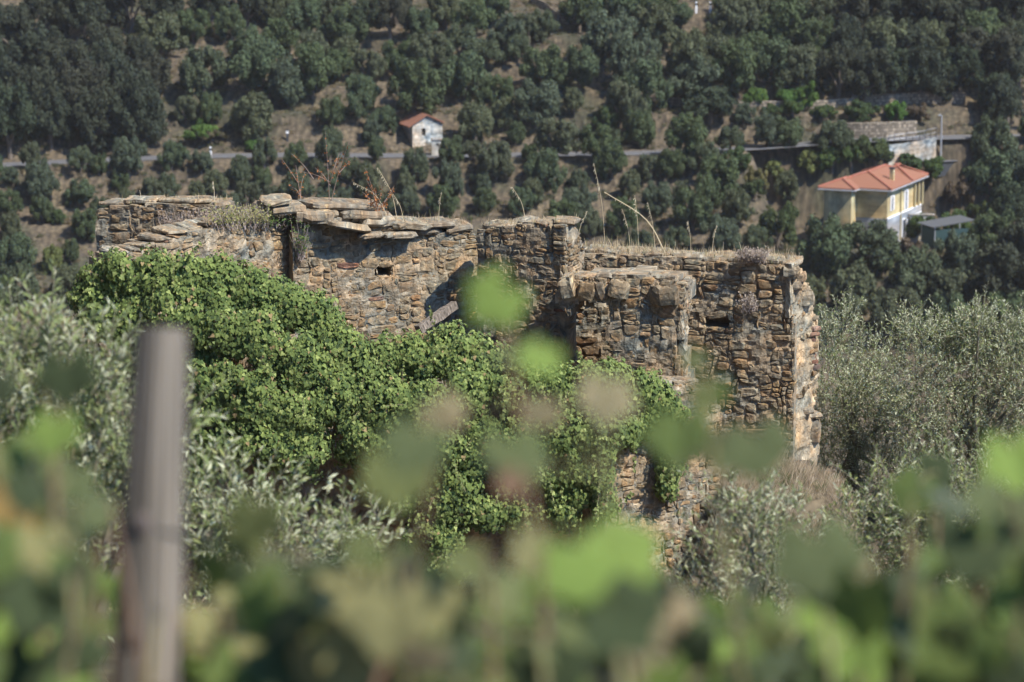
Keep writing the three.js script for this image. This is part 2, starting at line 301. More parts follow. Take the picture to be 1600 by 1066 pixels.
{
  const count = {};
  trees.sort((a, b) => a.x - b.x);
  trees.forEach((t, i) => {
    R = mulberry(9000 + i);
    const v = variants[t.k][i % variants[t.k].length], hpx = t.w * t.h;
    const p = t.D ? P(t.x, t.y + hpx * 0.52, t.D) : hit(t.x, t.y + hpx * 0.52), D = -p.z, m = t.w / F * D * 1.01 / 2;           // half-width in metres
    const tier = Math.min(11, Math.floor(t.y / 45)), key = t.k + tier; count[key] = (count[key] ?? 0) + 1;
    const [nm, look, cat] = KIND[t.k];
    const g = thing(nm, p, `${look}, ${ORD[count[key] - 1]} such from left, ${TIER[Math.max(0, tier)]} tier down far hillside`, cat, cat === 'olive tree' ? 'olive trees on the far hillside' : undefined);
    g.rotation.y = rr(0, 6.28); const q = t.y > 195 && t.w < 80 ? 1.08 : 1.1; g.scale.set(m * q * rr(.9, 1.1), m * t.h * 1.5 * rr(.95, 1.2), m * q * rr(.9, 1.1)); g.position.y += m * 0.1;
    part('crown', v[0], oliveLeaf, g); part('trunk', v[1], barkMat, g);
    if (t.D) { const gy = H(p.x, D), tp = P(t.x, t.y - hpx * .5, t.D).y; g.position.y = gy; g.scale.y = (tp - gy) / 1.08; }
  });
}

// low scrub and dry grass on the far slope, nobody could count it
{
  R = mulberry(77);
  const S = new Soup();
  for (let i = 0; i < 26; i++) { const a = rr(0, 6.28), p = V(gauss() * .25, 0, gauss() * .25), d = V(Math.cos(a) * .5, 1, Math.sin(a) * .5).normalize(); narrowLeaf(S, p, d, V(Math.cos(a + 1.5), 0.3, Math.sin(a + 1.5)), rr(.25, .5), .08, C(1, 1, 1)); }
  const geo = S.geo(), n = 9000, im = new THREE.InstancedMesh(geo, leafMat({ transmission: 0.2 }), n), M = new THREE.Matrix4(), Q = new THREE.Quaternion();
  let k = 0;
  while (k < n) {
    const x = rr(-62, 62), D = rr(252, 338); if (Math.abs(D - table(roadD, x)) < 2.8) continue;
    const f = fbm(x * 0.09, D * 0.09, 40, 3); if (f < rr(-0.35, 0.2)) continue;
    const lx = x - VILLA.x, ld = D + VILLA.z; if (lx > -8 && lx < 6 && ld > -2 && ld < 14) continue;
    const s = rr(0.6, 1.7); Q.setFromAxisAngle(UP, rr(0, 6.28)); M.compose(V(x, H(x, D) - .05, -D), Q, V(s, s * rr(.6, 1.1), s)); im.setMatrixAt(k, M);
    im.setColorAt(k, R() < .6 ? C(.065, .074, .036).lerp(C(.12, .115, .06), R()) : C(.17, .13, .075).lerp(C(.24, .20, .12), R())); k++;
  }
  top(im, 'hillside_scrub', 'dry grass tufts and low scrub scattered over the far slope', 'scrub', undefined, 'stuff');
}

// ---------------------------------------------------------------- far buildings and roadside things
const box = (w, h, d, x, y, z) => new THREE.BoxGeometry(w, h, d).translate(x, y, z);
function quadSoup(list) { const S = new Soup(), w = C(1, 1, 1); for (const [a, b, c, d] of list) { S.tri(a, b, c, w); if (d) S.tri(a, c, d, w); } return S.geo(); }
const plaster = (c) => std(c, { map: tex(mortarMap, 0.25), roughness: 0.9 });
const yellowWall = plaster(C(.88, .74, .40)), whiteWall = plaster(C(.80, .745, .63)), greyStone = plaster(C(.52, .51, .49)), tileRed = std(C(.44, .19, .11), { map: tex(soilMap, 0.4) }), tileLine = std(C(.30, .11, .07));
const glassDark = std(C(.03, .035, .045), { roughness: 0.25 }), whitePaint = std(C(.78, .78, .77), { roughness: 0.7 }), darkMetal = std(C(.05, .055, .06), { roughness: 0.6, metalness: 0.3 }), galv = std(C(.45, .46, .47), { roughness: 0.5, metalness: 0.5 }), netGreen = std(C(.015, .045, .045), { roughness: 0.9 }), concrete = plaster(C(.50, .47, .42)), darkInside = std(C(.04, .035, .03));

function hipRoof(parent, x0, x1, z0, z1, y, h, along, mat, holder) {
  const t = 0.16, w = along === 'z' ? (x1 - x0) / 2 : (z1 - z0) / 2;
  const a = V(x0, y, z1), b = V(x1, y, z1), c = V(x1, y, z0), d = V(x0, y, z0);
  const r1 = along === 'z' ? V((x0 + x1) / 2, y + h, z1 - w) : V(x0 + w, y + h, (z0 + z1) / 2), r2 = along === 'z' ? V((x0 + x1) / 2, y + h, z0 + w) : V(x1 - w, y + h, (z0 + z1) / 2);
  const l = (p) => V(p.x, p.y - t, p.z);
  const q = along === 'z' ? [[a, b, r1], [c, d, r2], [b, c, r2, r1], [d, a, r1, r2]] : [[d, a, r1], [b, c, r2], [a, b, r2, r1], [c, d, r1, r2]];
  const g = quadSoup([...q, [l(a), l(b), b, a], [l(b), l(c), c, b], [l(c), l(d), d, c], [l(d), l(a), a, d], [l(d), l(c), l(b), l(a)]]);
  const m = part('roof', g, mat, parent);
  const S = new Soup(), hips = along === 'z' ? [[a, r1], [b, r1], [c, r2], [d, r2], [r1, r2]] : [[a, r1], [d, r1], [b, r2], [c, r2], [r1, r2]];
  for (const [p, e] of hips) { const o = V(0, .05, 0); part('ridge_tiles', tube([p.clone().add(o), e.clone().add(o)], [.11, .11], 6).geo(), tileLine, m); }
  const gut = [[a, b], [b, c], [c, d], [d, a]];
  for (const [p, e] of gut) { const o = V(0, -t - .05, 0); part('gutter', tube([p.clone().add(o), e.clone().add(o)], [.09, .09], 6).geo(), galv, m); }
  return m;
}
{ // yellow house
  const v = thing('yellow_house', VILLA, 'two-storey yellow house with red hipped roof and grey stone ground floor', 'house');
  v.rotation.y = -24.5 * Math.PI / 180; v.scale.setScalar(.92); v.position.y += .35;
  part('wall', box(6.4, 3.05, 12.4, -3.2, 4.55, -6.2), yellowWall, v).userData.label = 'yellow plastered upper storey';
  part('wall', box(6.5, 3.0, 12.5, -3.2, 1.52, -6.2), greyStone, v).userData.label = 'pale grey ground floor';
  part('wing_wall', box(3.0, 6.0, 1.6, -4.95, 3.06, 0.82), yellowWall, v).userData.label = 'yellow projecting bay';
  hipRoof(v, -6.95, .55, -12.95, .55, 6.24, 1.25, 'z', tileRed);
  hipRoof(v, -6.98, -2.95, -3.2, 2.1, 6.262, 0.75, 'z', tileRed);
  hipRoof(v, -4.6, .56, -12.96, -7.2, 6.268, 1.3, 'x', tileRed);
  const ch = part('chimney', box(.42, 1.5, .42, -.75, 7.1, -3.9), yellowWall, v); part('chimney_cap', box(.56, .16, .56, -.75, 7.93, -3.9), darkMetal, ch);
  part('downpipe', tube([V(.12, 6.1, -4.5), V(.12, .1, -4.5)], [.09, .09], 8).geo(), yellowWall, v);
  const win = (z, y, w, h, shutters, arch) => {
    const f = part('window', box(.06, h + .2, w + .2, .03, y, z), whitePaint, v);
    part('pane', box(.05, h, w, .075, y, z), glassDark, f); part('mullion', box(.04, h, .06, .12, y, z), whitePaint, f);
    if (shutters) for (const s of [-1, 1]) part('shutter', box(.07, h + .1, w * .55, .06, y, z + s * (w * .5 + w * .32)), whitePaint, f);
  };
  win(-1.6, 4.5, .6, 1.4, true); win(-6.6, 4.25, .6, 2.0, true);
  for (const z of [-5.8, -7.5]) { const d = part('door', box(.08, 2.2, .95, .075, 1.25, z), whitePaint, v); part('pane', box(.04, 1.9, .7, .13, 1.25, z), glassDark, d); }
  for (const z of [-9.1, -10.5, -11.8]) { const d = part('window', box(.08, 1.9, 1.0, .075, 1.35, z), whitePaint, v); part('pane', box(.04, 1.4, .55, .13, 1.35, z), glassDark, d); }
  for (const z of [-10.1, -11.55]) part('loggia_opening', box(.06, 2.3, 1.0, .035, 4.6, z), darkInside, v);
  for (const z of [-9.45, -10.85, -12.2]) part('column', tube([V(.16, 3.1, z), V(.16, 6.05, z)], [.15, .14], 10).geo(), yellowWall, v);
  part('string_course', box(.12, .16, 12.6, .06, 3.04, -6.2), whitePaint, v);
  part('entrance_step', box(1.2, .5, 2.2, 1.0, .22, -1.2), concrete, v);
}
{ // white shed
  const b = hit(668, 229), s = (b.z * -1) / F; const g = thing('stone_shed', V(b.x, b.y - .4, b.z), 'small white plastered shed with red tiled gable roof beside the far road', 'shed');
  g.rotation.y = 0.36; const w = 3.25, d = 3.6, h = 2.75;
  const sh_ = new THREE.Shape([[-w / 2, 0], [w / 2, 0], [w / 2, h], [-.1, h + .85], [-w / 2, h - .12]].map(([x, y]) => new THREE.Vector2(x, y)));
  const hole = new THREE.Path([[-.62, 1.55], [-.2, 1.55], [-.2, 2.3], [-.62, 2.3]].map(([x, y]) => new THREE.Vector2(x, y))); sh_.holes.push(hole);
  part('wall', new THREE.ExtrudeGeometry(sh_, { depth: .3, bevelEnabled: false }).translate(0, 0, -.3), whiteWall, g).userData.label = 'white gable wall with a small window opening';
  part('wall', box(.3, h - .2, d - .3, -w / 2 + .15, (h - .2) / 2, -d / 2 - .15), concrete, g); part('wall', box(.3, h, d - .3, w / 2 - .15, h / 2, -d / 2 - .15), whiteWall, g); part('wall', box(w - .62, h, .3, 0, h / 2, -d + .15), concrete, g);
  part('window', box(.5, .85, .05, -.41, 1.92, -.24), darkInside, g);
  const slope = (x0, y0, x1, y1) => quadSoup([[V(x0, y0, .25), V(x1, y1, .25), V(x1, y1, -d - .2), V(x0, y0, -d - .2)], [V(x0, y0 - .13, .25), V(x0, y0 - .13, -d - .2), V(x1, y1 - .13, -d - .2), V(x1, y1 - .13, .25)], [V(x0, y0 - .13, .25), V(x1, y1 - .13, .25), V(x1, y1, .25), V(x0, y0, .25)], [V(x0, y0, .25), V(x0, y0, -d - .2), V(x0, y0 - .13, -d - .2), V(x0, y0 - .13, .25)]]);
  part('roof', slope(-w / 2 - .5, h - .18, -.1, h + 1.02), tileRed, g); part('roof', slope(-.1, h + 1.021, w / 2 + .12, h + .16), tileRed, g);
  const q = hit(684, 243); const a = thing('white_hut', V(q.x, q.y, q.z), 'narrow whitewashed annex below the white shed at the road edge', 'hut');
  part('wall', box(1.25, 1.7, 1.3, 0, .75, -.2), whiteWall, a); part('roof', box(1.4, .12, 1.45, 0, 1.665, -.2), concrete, a); part('vent', box(.22, .22, .05, 0, 1.2, .46), darkInside, a);
}
// low walls on the slope: coursed rubble too far off to tell the stones apart
const rubbleMap = noiseTexture(512, (u, v) => { const row = Math.floor(v * 12), uu = u * 16 + (row % 2) * .5 + Math.sin(row * 7.1) * .3, c = Math.floor(uu), h = Math.abs(Math.sin(c * 12.9898 + row * 78.233) * 43758.5453) % 1, e = Math.min(uu - c, 1 - (uu - c)) < .09 || Math.abs(v * 12 - row - .5) > .43; const a = e ? .38 : .6 + h * .4; return [a, a * .97, a * .92]; }, true);
rubbleMap.repeat.set(.25, .25);
const rubbleWall = std(C(.46, .41, .34), { map: rubbleMap });
function farWall(name, pts, h, label, mat, opts = {}) {
  const ps = pts.map(([x, y]) => hit(x, y)), o = ps[0].clone(), g = thing(name, o, label, opts.cat ?? 'wall');
  const pos = [], uv = [], idx = []; let L = 0;
  ps.forEach((p, i) => { if (i) L += p.distanceTo(ps[i - 1]); const hh = Array.isArray(h) ? lerp(h[0], h[1], i / (ps.length - 1)) : h; for (const [dz, y, k] of [[.3, -.8, 0], [.3, hh, 1], [-.3, hh, 1.3], [-.3, -.8, 2]]) { pos.push(p.x - o.x, p.y - o.y + y, p.z - o.z + dz); uv.push(L, y + (dz < 0 ? .6 : 0)); } });
  for (let i = 0; i + 1 < ps.length; i++) for (let k = 0; k < 3; k++) { const a = i * 4 + k; idx.push(a, a + 4, a + 1, a + 1, a + 4, a + 5); }
  const e = (ps.length - 1) * 4; idx.push(0, 1, 2, 0, 2, 3, e, e + 2, e + 1, e, e + 3, e + 2);
  const b = new THREE.BufferGeometry(); b.setAttribute('position', new THREE.Float32BufferAttribute(pos, 3)); b.setAttribute('uv', new THREE.Float32BufferAttribute(uv, 2)); b.setIndex(idx);
  const nb = b.toNonIndexed(); nb.computeVertexNormals(); part('wall_face', nb, mat, g);
  return { g, ps, o };
}
farWall('terrace_wall', [[1036, 165], [1100, 169], [1160, 172], [1215, 171], [1290, 170], [1330, 166]], .9, 'long low rubble terrace wall above the olive row', rubbleWall);
farWall('terrace_wall', [[1330, 166], [1380, 164], [1420, 162], [1465, 160], [1508, 162]], 1.15, 'rubble terrace wall under the dark evergreens', rubbleWall);
farWall('terrace_wall', [[1320, 216], [1350, 216], [1385, 215], [1432, 213]], 1.6, 'stone retaining wall along the upper side of the road', rubbleWall);
farWall('terrace_wall', [[1150, 48], [1210, 40], [1245, 42], [1290, 46]], .9, 'broken pale stone wall among the highest olive trees', rubbleWall);
farWall('terrace_wall', [[830, 6], [850, 14], [870, 32], [905, 36]], .8, 'stepped stone wall beside the upper dirt track', rubbleWall);
{ const { g, ps, o } = farWall('retaining_wall', [[1388, 250], [1412, 247], [1440, 243], [1462, 238]], 1.55, 'white stained concrete retaining wall below the road with a thin railing', whiteWall);
  for (let i = 0; i <= 8; i++) { const t = i / 8 * 3, k = Math.min(2, Math.floor(t)), p = ps[k].clone().lerp(ps[k + 1], t - k).sub(o); part('rail_post', tube([V(p.x, p.y + 1.5, p.z), V(p.x, p.y + 2.5, p.z)], [.035, .035], 5).geo(), darkMetal, g); }
  for (const h of [2.05, 2.5]) part('rail', tube(ps.map((p) => V(p.x - o.x, p.y - o.y + h, p.z - o.z)), ps.map(() => .03), 5).geo(), galv, g);
}
{ const p = hit(1470, 247), t = thing('lamp_post', p, 'tall thin grey lamp post beside the far road', 'lamp post'); part('pole', tube([V(0, -.3, 0), V(0, 4.4, 0)], [.1, .06], 8).geo(), galv, t); part('lamp_arm', tube(curvePts([V(0, 4.35, 0), V(-.15, 4.5, .2), V(-.3, 4.5, .5)], 5), [.05, .05, .05, .05, .05, .05], 6).geo(), galv, t); part('lamp_head', box(.2, .1, .45, -.35, 4.47, .7), galv, t); }
{ const p = hit(1478, 273), t = thing('dark_shed', p, 'low dark metal shed right of the yellow house', 'shed'); t.rotation.y = .35; part('wall', box(2.0, 1.5, 2.4, 0, .6, -1), darkMetal, t); part('roof', box(2.3, .1, 2.7, 0, 1.42, -1), std(C(.12, .12, .125)), t); }
{ const p = V(VILLA.x + 6.6, VILLA.y, VILLA.z - 2.4), t = thing('netted_carport', p, 'steel-framed carport with dark sheet roof and green netting beside the yellow house', 'carport'); t.rotation.y = .3;
  for (const [x, z] of [[-2.2, 1], [1.9, 1], [-2.2, -2], [1.9, -2]]) part('post', tube([V(x, -.2, z), V(x, 2.2 + (x > 0 ? .5 : 0), z)], [.06, .06], 6).geo(), galv, t);
  part('roof', box(4.6, .08, 3.6, 0, 2.5, -.5).applyMatrix4(new THREE.Matrix4().makeRotationZ(.12)), std(C(.07, .075, .08)), t); part('netting', box(4.0, 1.8, .05, -.15, 1.05, 1.0), netGreen, t); part('netting', box(.05, 1.8, 2.9, -2.2, 1.05, -.5), netGreen, t);
  const q = thing('garden_fence', V(VILLA.x + 5.2, VILLA.y - 1.0, VILLA.z + 3.2), 'thin metal pipe fence below the netted carport', 'fence'); for (let i = 0; i < 6; i++) part('post', tube([V(i * .9, -.6, -i * .35), V(i * .9, 1.1, -i * .35)], [.04, .04], 5).geo(), galv, q); for (const h of [.55, 1.05]) part('rail', tube([V(0, h, 0), V(4.5, h, -1.75)], [.035, .035], 5).geo(), galv, q); }
{ const p = hit(1278, 372), t = thing('white_cabinet', p, 'small white block with tiled cap in the bare patch left of the yellow house', 'cabinet'); part('body', box(.95, 1.15, .8, 0, .45, 0), whiteWall, t); part('cap', box(1.15, .14, 1.0, 0, 1.1, 0), std(C(.42, .27, .15)), t);
  const q = hit(1413, 372), s = thing('gate_pillar', q, 'short white gate pillar below the yellow house', 'pillar'); part('shaft', box(.75, 1.6, .75, 0, .6, 0), whiteWall, s); part('cap', box(.95, .14, .95, 0, 1.46, 0), concrete, s);
  const y2 = hit(1476, 306), b2 = thing('white_garden_wall', V(VILLA.x + 4.2, VILLA.y, VILLA.z - 6), 'short white wall between yellow house and dark shed', 'wall'); part('wall_face', box(2.4, 2.7, .35, 0, 1.3, 0), whiteWall, b2); part('coping', box(2.6, .12, .5, 0, 2.71, 0), concrete, b2); }
{ for (const [x, y, l] of [[1088, 20, 'pale slim marker post left of its twin near the hilltop'], [1110, 20, 'pale slim marker post right of its twin near the hilltop'], [329, 248, 'small white marker post on the road edge'], [449, 221, 'short dark and white marker post on the bare bank above the road']]) { const p = hit(x, y), t = thing('marker_post', p, l, 'post', 'marker posts on the far hillside'); part('shaft', box(.22, 1.3, .22, 0, .55, 0), x === 449 ? darkMetal : whitePaint, t); part('band', box(.24, .25, .24, 0, .95, 0), x === 449 ? whitePaint : darkMetal, t); } }
{ const a = hit(520, 24), b = hit(568, 20), t = thing('guard_rail', a, 'grey steel guard rail on the upper road bend', 'guard rail'), d = b.clone().sub(a); for (let i = 0; i <= 4; i++) part('post', tube([d.clone().multiplyScalar(i / 4).add(V(0, -.4, 0)), d.clone().multiplyScalar(i / 4).add(V(0, .7, 0))], [.07, .07], 5).geo(), galv, t); const m = part('rail', box(d.length(), .35, .06, d.length() / 2, .55, .09), galv, t); m.rotation.y = Math.atan2(-d.z, d.x); m.rotation.z = 0; }

// ---------------------------------------------------------------- the ruin
const RB = V(0, -10.4, -40.5);
const ruin = thing('ruined_house', RB, 'roofless rubble-stone ruin with broken walls half buried in ivy', 'ruin');
function inside(poly, x, y) { let c = false; for (let i = 0, j = poly.length - 1; i < poly.length; j = i++) { const [xi, yi] = poly[i], [xj, yj] = poly[j]; if ((yi > y) !== (yj > y) && x < (xj - xi) * (y - yi) / (yj - yi) + xi) c = !c; } return c; }
function wallFrame(A, B) {
  const a = P(A[0], 450, A[1]), b = P(B[0], 450, B[1]), u = V(b.x - a.x, 0, b.z - a.z), len = u.length(); u.normalize();
  const n = V(-u.z, 0, u.x), o = V(a.x, 0, a.z);
  return { u, n, o, len, uv(px, py) { const d = ray(px, py), t = o.dot(n) / d.dot(n); const p = d.multiplyScalar(t); return [p.clone().sub(o).dot(u), p.y]; }, w(x, y, z) { return o.clone().addScaledVector(u, x).addScaledVector(n, z).setY(y).sub(RB); } };
}
// one stone: back ring, edge ring, inner ring, centre, in wall coordinates (along, up, out)
function stoneGeo(f, u0, u1, v0, v1, depth, seed) {
  const n = 10, cu = (u0 + u1) / 2, cv = (v0 + v1) / 2, hw = (u1 - u0) / 2, hh = (v1 - v0) / 2, rings = [[], [], []];
  const sq = rr(0.3, 0.72), tiltU = rr(-.07, .07), tiltV = rr(-.08, .08), bulge = rr(-0.006, .012), ph = rr(0, 1);
  for (let k = 0; k < n; k++) {
    const a = (k + ph) / n * 2 * Math.PI, ca = Math.cos(a), sa = Math.sin(a), j = rr(.88, 1.03);
    let x = Math.sign(ca) * Math.pow(Math.abs(ca), sq) * hw * j, y = Math.sign(sa) * Math.pow(Math.abs(sa), sq) * hh * j;
    const wx = 0.07 * N3((cu + x) * 4, (cv + y) * 4, 2.2), wy = 0.055 * N3((cu + x) * 4, (cv + y) * 4, 7.7);
    x += wx; y += wy; const s = rr(.68, .86);
    rings[0].push([x, y, -.16]); rings[1].push([x, y, depth - rr(.006, .018) + x * tiltU + y * tiltV]); rings[2].push([x * s, y * s, depth + x * s * tiltU + y * s * tiltV + rr(-.006, .008)]);
  }
  const c = f.w(cu, cv, 0), pos = [], uv = [], ou = rr(0, 9), ov = rr(0, 9);
  const put = ([x, y, z]) => { const p = f.w(cu + x, cv + y, z).sub(c); pos.push(p.x, p.y, p.z); uv.push(x + z * .6 + ou, y + z * .5 + ov); };
  const t = (a, b, e) => { put(a); put(b); put(e); };
  for (let k = 0; k < n; k++) { const l = (k + 1) % n; for (const i of [0, 1]) { t(rings[i][k], rings[i][l], rings[i + 1][k]); t(rings[i][l], rings[i + 1][l], rings[i + 1][k]); } t(rings[2][k], rings[2][l], [0, 0, depth + bulge]); }
  const g = new THREE.BufferGeometry(); g.setAttribute('position', new THREE.Float32BufferAttribute(pos, 3)); g.setAttribute('uv', new THREE.Float32BufferAttribute(uv, 2)); g.computeVertexNormals();
  return [g, c];
}
function wall(seed, label, A, B, outlinePx, o = {}) {
  R = mulberry(seed);
  const f = wallFrame(A, B), poly = outlinePx.map(([x, y]) => f.uv(x, y)), thick = o.thick ?? 0.55, rough = o.rough ?? 0.05, back = o.back ?? -0.004;
  const mats = o.mats ?? stoneMats, holes = (o.holes ?? []).map(([x, y, w, h]) => { const a = f.uv(x, y); return [a[0], a[1], w, h]; });
  const holeAt = (x, y) => holes.some(([a, b, w, h]) => Math.abs(x - a) < w && Math.abs(y - b) < h);
  // core
  const pos = [], uv = [], us = poly.map((p) => p[0]), vs = poly.map((p) => p[1]), u0 = Math.min(...us), u1 = Math.max(...us), v0 = Math.min(...vs), v1 = Math.max(...vs);
  const g = 0.055, put = (x, y, z) => { const p = f.w(x, y, z); pos.push(p.x, p.y, p.z); uv.push(x + z, y + z * .9); };
  const hz = (x, y) => (holeAt(x, y) ? -0.42 : back + rough * 1.5 * fbm(x * 3.2 + seed, y * 3.2, seed * .37, 4) + rough * .5 * N3(x * 14, y * 14, seed));
  const cell = (i, j) => inside(poly, u0 + (i + .5) * g, v0 + (j + .5) * g);
  const nu = Math.ceil((u1 - u0) / g), nv = Math.ceil((v1 - v0) / g);
  for (let i = 0; i < nu; i++) for (let j = 0; j < nv; j++) if (cell(i, j)) {
    const x = u0 + i * g, y = v0 + j * g, a = [x, y, hz(x, y)], b = [x + g, y, hz(x + g, y)], c = [x + g, y + g, hz(x + g, y + g)], d = [x, y + g, hz(x, y + g)];
    put(...a); put(...b); put(...c); put(...a); put(...c); put(...d);
    const side = (p, q) => { put(...p); put(q[0], q[1], -thick); put(...q); put(...p); put(p[0], p[1], -thick); put(q[0], q[1], -thick); };
    if (!cell(i - 1, j)) side(d, a); if (!cell(i + 1, j)) side(b, c); if (!cell(i, j - 1)) side(a, b); if (!cell(i, j + 1)) side(c, d);
    const k = [[x, y, -thick], [x, y + g, -thick], [x + g, y + g, -thick], [x + g, y, -thick]]; put(...k[0]); put(...k[1]); put(...k[2]); put(...k[0]); put(...k[2]); put(...k[3]);
  }
  const bg = new THREE.BufferGeometry(); bg.setAttribute('position', new THREE.Float32BufferAttribute(pos, 3)); bg.setAttribute('uv', new THREE.Float32BufferAttribute(uv, 2)); bg.computeVertexNormals();
  const m = part(o.name ?? 'wall', bg, o.mortar ?? mortarMat, ruin); m.userData.label = label;
  if (o.bare) return { f, m, poly };
  // stones laid cell by cell, random sizes
  const c = 0.032, W = Math.ceil((u1 - u0) / c), Hh = Math.ceil((v1 - v0) / c), taken = new Uint8Array(W * Hh), free = (i, j) => i >= 0 && j >= 0 && i < W && j < Hh && !taken[j * W + i] && inside(poly, u0 + (i + .5) * c, v0 + (j + .5) * c) && !holeAt(u0 + (i + .5) * c, v0 + (j + .5) * c);
  const chips = [], laid = []; let n = 0; const big = o.big ?? 1, low = o.from ? f.uv(...o.from)[1] : -99;
  for (let j = 0; j < Hh; j++) for (let i = 0; i < W; i++) if (free(i, j)) {
    let w = Math.round(rr(3.5, 9.5) * big), h = Math.round(Math.pow(R(), 1.7) * 3.4 * big + 2); if (R() < .1) { w = Math.round(w * 1.5); h = 2; } if (R() < .05 * big) { w += 3; h += 2; }
    let ww = 0; while (ww < w && free(i + ww, j)) ww++;
    let hh = 1; grow: while (hh < h) { for (let q = 0; q < ww; q++) if (!free(i + q, j + hh)) break grow; hh++; }
    for (let a = 0; a < ww; a++) for (let b = 0; b < hh; b++) taken[(j + b) * W + i + a] = 1;
    if (v0 + j * c < low) continue;
    const e = .0045, a0 = u0 + i * c + e, a1 = u0 + (i + ww) * c - e, b0 = v0 + j * c + e, b1 = v0 + (j + hh) * c - e;
    if (R() < (o.gaps ?? .03)) continue;
    const [geo, at] = stoneGeo(f, a0, a1, b0, b1, rr(-.008, .012) * (o.proud ?? 1) + (ww * hh > 24 ? .006 : 0), n);
    laid.push({ geo, at, size: ww * hh, mat: R() < (o.red ?? .006) ? pick(redStone) : pick(mats) });
  }
  laid.sort((p, q) => q.size - p.size);
  for (const s of laid) { if (s.size < 6 || n >= 298) { s.geo.translate(s.at.x, s.at.y, s.at.z); const q = s.geo.attributes.position.count, cc = new Float32Array(q * 3); for (let k = 0; k < q; k++) s.mat.color.toArray(cc, k * 3); s.geo.setAttribute('color', new THREE.BufferAttribute(cc, 3)); chips.push(s.geo); continue; } const q = part(named2('stone', n), s.geo, s.mat, m); q.position.copy(s.at); n++; }
  if (chips.length) { const s = part('small_stones', mergeGeometries(chips), chipMat, m); s.userData.kind = 'stuff'; }
  return { f, m, poly };
}
const named2 = (n, k) => (k ? n + '_' + String(k).padStart(3, '0') : n);
// flat irregular slab lying on a wall: length along, width out, thickness up
function slabGeo(L, W, T) {
  const n = 17, r = [[], [], [], []], ph = R(), sq = rr(.3, .6), pos = [], uv = [], ou = rr(0, 9), notch = Math.floor(rr(0, n)), skew = rr(-.25, .25), zt = rr(-.1, .1);
  for (let k = 0; k < n; k++) {
    const a = (k + ph) / n * 2 * Math.PI, j = rr(.84, 1.05) * (k === notch || k === (notch + 1) % n ? .8 : 1); let x = Math.sign(Math.cos(a)) * Math.abs(Math.cos(a)) ** sq * L / 2 * j; const z = Math.sign(Math.sin(a)) * Math.abs(Math.sin(a)) ** sq * W / 2 * j; x += skew * z;
    const wob = T * .25 * N3(x * 6 + ou, z * 6, 1), nz = (q) => N3(Math.cos(a) * 1.6 + ou, Math.sin(a) * 1.6, q), s = [.92 + .08 * nz(1), .98 + .08 * nz(3) , .96 + .09 * nz(5), .84 + .1 * nz(8)];
    r[0].push(V(x * s[0], -T / 2 + wob, z * s[0])); r[1].push(V(x * s[1], -T * rr(.08, .25) + wob, z * s[1])); r[2].push(V(x * s[2], T * rr(.14, .34) + wob, z * s[2])); r[3].push(V(x * s[3], T * rr(.36, .56) + wob + zt * z, z * s[3]));
  }
  const put = (p) => { pos.push(p.x, p.y, p.z); uv.push(p.x + ou, p.z + p.y); }, t = (a, b, c) => { put(a); put(b); put(c); };
  for (let k = 0; k < n; k++) { const l = (k + 1) % n; for (const i of [0, 1, 2]) { t(r[i][k], r[i + 1][k], r[i][l]); t(r[i][l], r[i + 1][k], r[i + 1][l]); } t(r[3][k], V(0, T * .5, 0), r[3][l]); t(r[0][k], r[0][l], V(0, -T / 2, 0)); }
  const g = new THREE.BufferGeometry(); g.setAttribute('position', new THREE.Float32BufferAttribute(pos, 3)); g.setAttribute('uv', new THREE.Float32BufferAttribute(uv, 2)); g.computeVertexNormals(); return g;
}
// slabs given by their extent in the picture on the wall's plane: x0, x1, y of middle, thickness, how far the front edge stands out, width front to back, tilt
function slabs(seed, W, list, name = 'slab', mats = slabMats) {
  R = mulberry(seed);
  list.forEach(([x0, x1, y, T, outw, wid, tilt]) => {
    const a = W.f.uv(x0, y), b = W.f.uv(x1, y), m = part(name, slabGeo(b[0] - a[0], wid, T), pick(mats), W.m);
    m.position.copy(W.f.w((a[0] + b[0]) / 2, a[1], outw * (name === 'roof_slab' ? .6 : 1) - wid / 2));
    m.quaternion.setFromRotationMatrix(new THREE.Matrix4().makeBasis(W.f.u, UP, W.f.n)).multiply(new THREE.Quaternion().setFromEuler(new THREE.Euler(rr(-.06, .1), rr(-.08, .08), tilt ?? 0)));
  });
}
function capRow(seed, W, pts, o = {}) {                          // rough coping along a ragged top
  R = mulberry(seed);
  for (let i = 0; i + 1 < pts.length; i++) {
    let x = pts[i][0];
    while (x < pts[i + 1][0] - 6) {
      const w = Math.min(rr(22, o.long ?? 60), pts[i + 1][0] + 8 - x), y = lerp(pts[i][1], pts[i + 1][1], (x + w / 2 - pts[i][0]) / (pts[i + 1][0] - pts[i][0]));
      const two = R() < .55;
      slabsRaw(W, x, x + w * 1.06, y + rr(-1, 3), rr(.04, .085), rr(-.05, .035), two ? rr(.26, .34) : rr(.5, .62), rr(-.05, .05));
      if (two) slabsRaw(W, x + rr(-4, 4), x + w, y + rr(0, 2), rr(.045, .09), -.27, .32, rr(-.06, .06));
      x += w * .97;
    }
  }
}
function slabsRaw(W, x0, x1, y, T, outw, wid, tilt) {
  const a = W.f.uv(x0, y), b = W.f.uv(x1, y), m = part('coping_stone', slabGeo(b[0] - a[0], wid, T), pick(slabMats), W.m);
  m.position.copy(W.f.w((a[0] + b[0]) / 2, a[1], outw - wid / 2));
  m.quaternion.setFromRotationMatrix(new THREE.Matrix4().makeBasis(W.f.u, UP, W.f.n)).multiply(new THREE.Quaternion().setFromEuler(new THREE.Euler(rr(-.07, .1), rr(-.1, .1), tilt)));
}

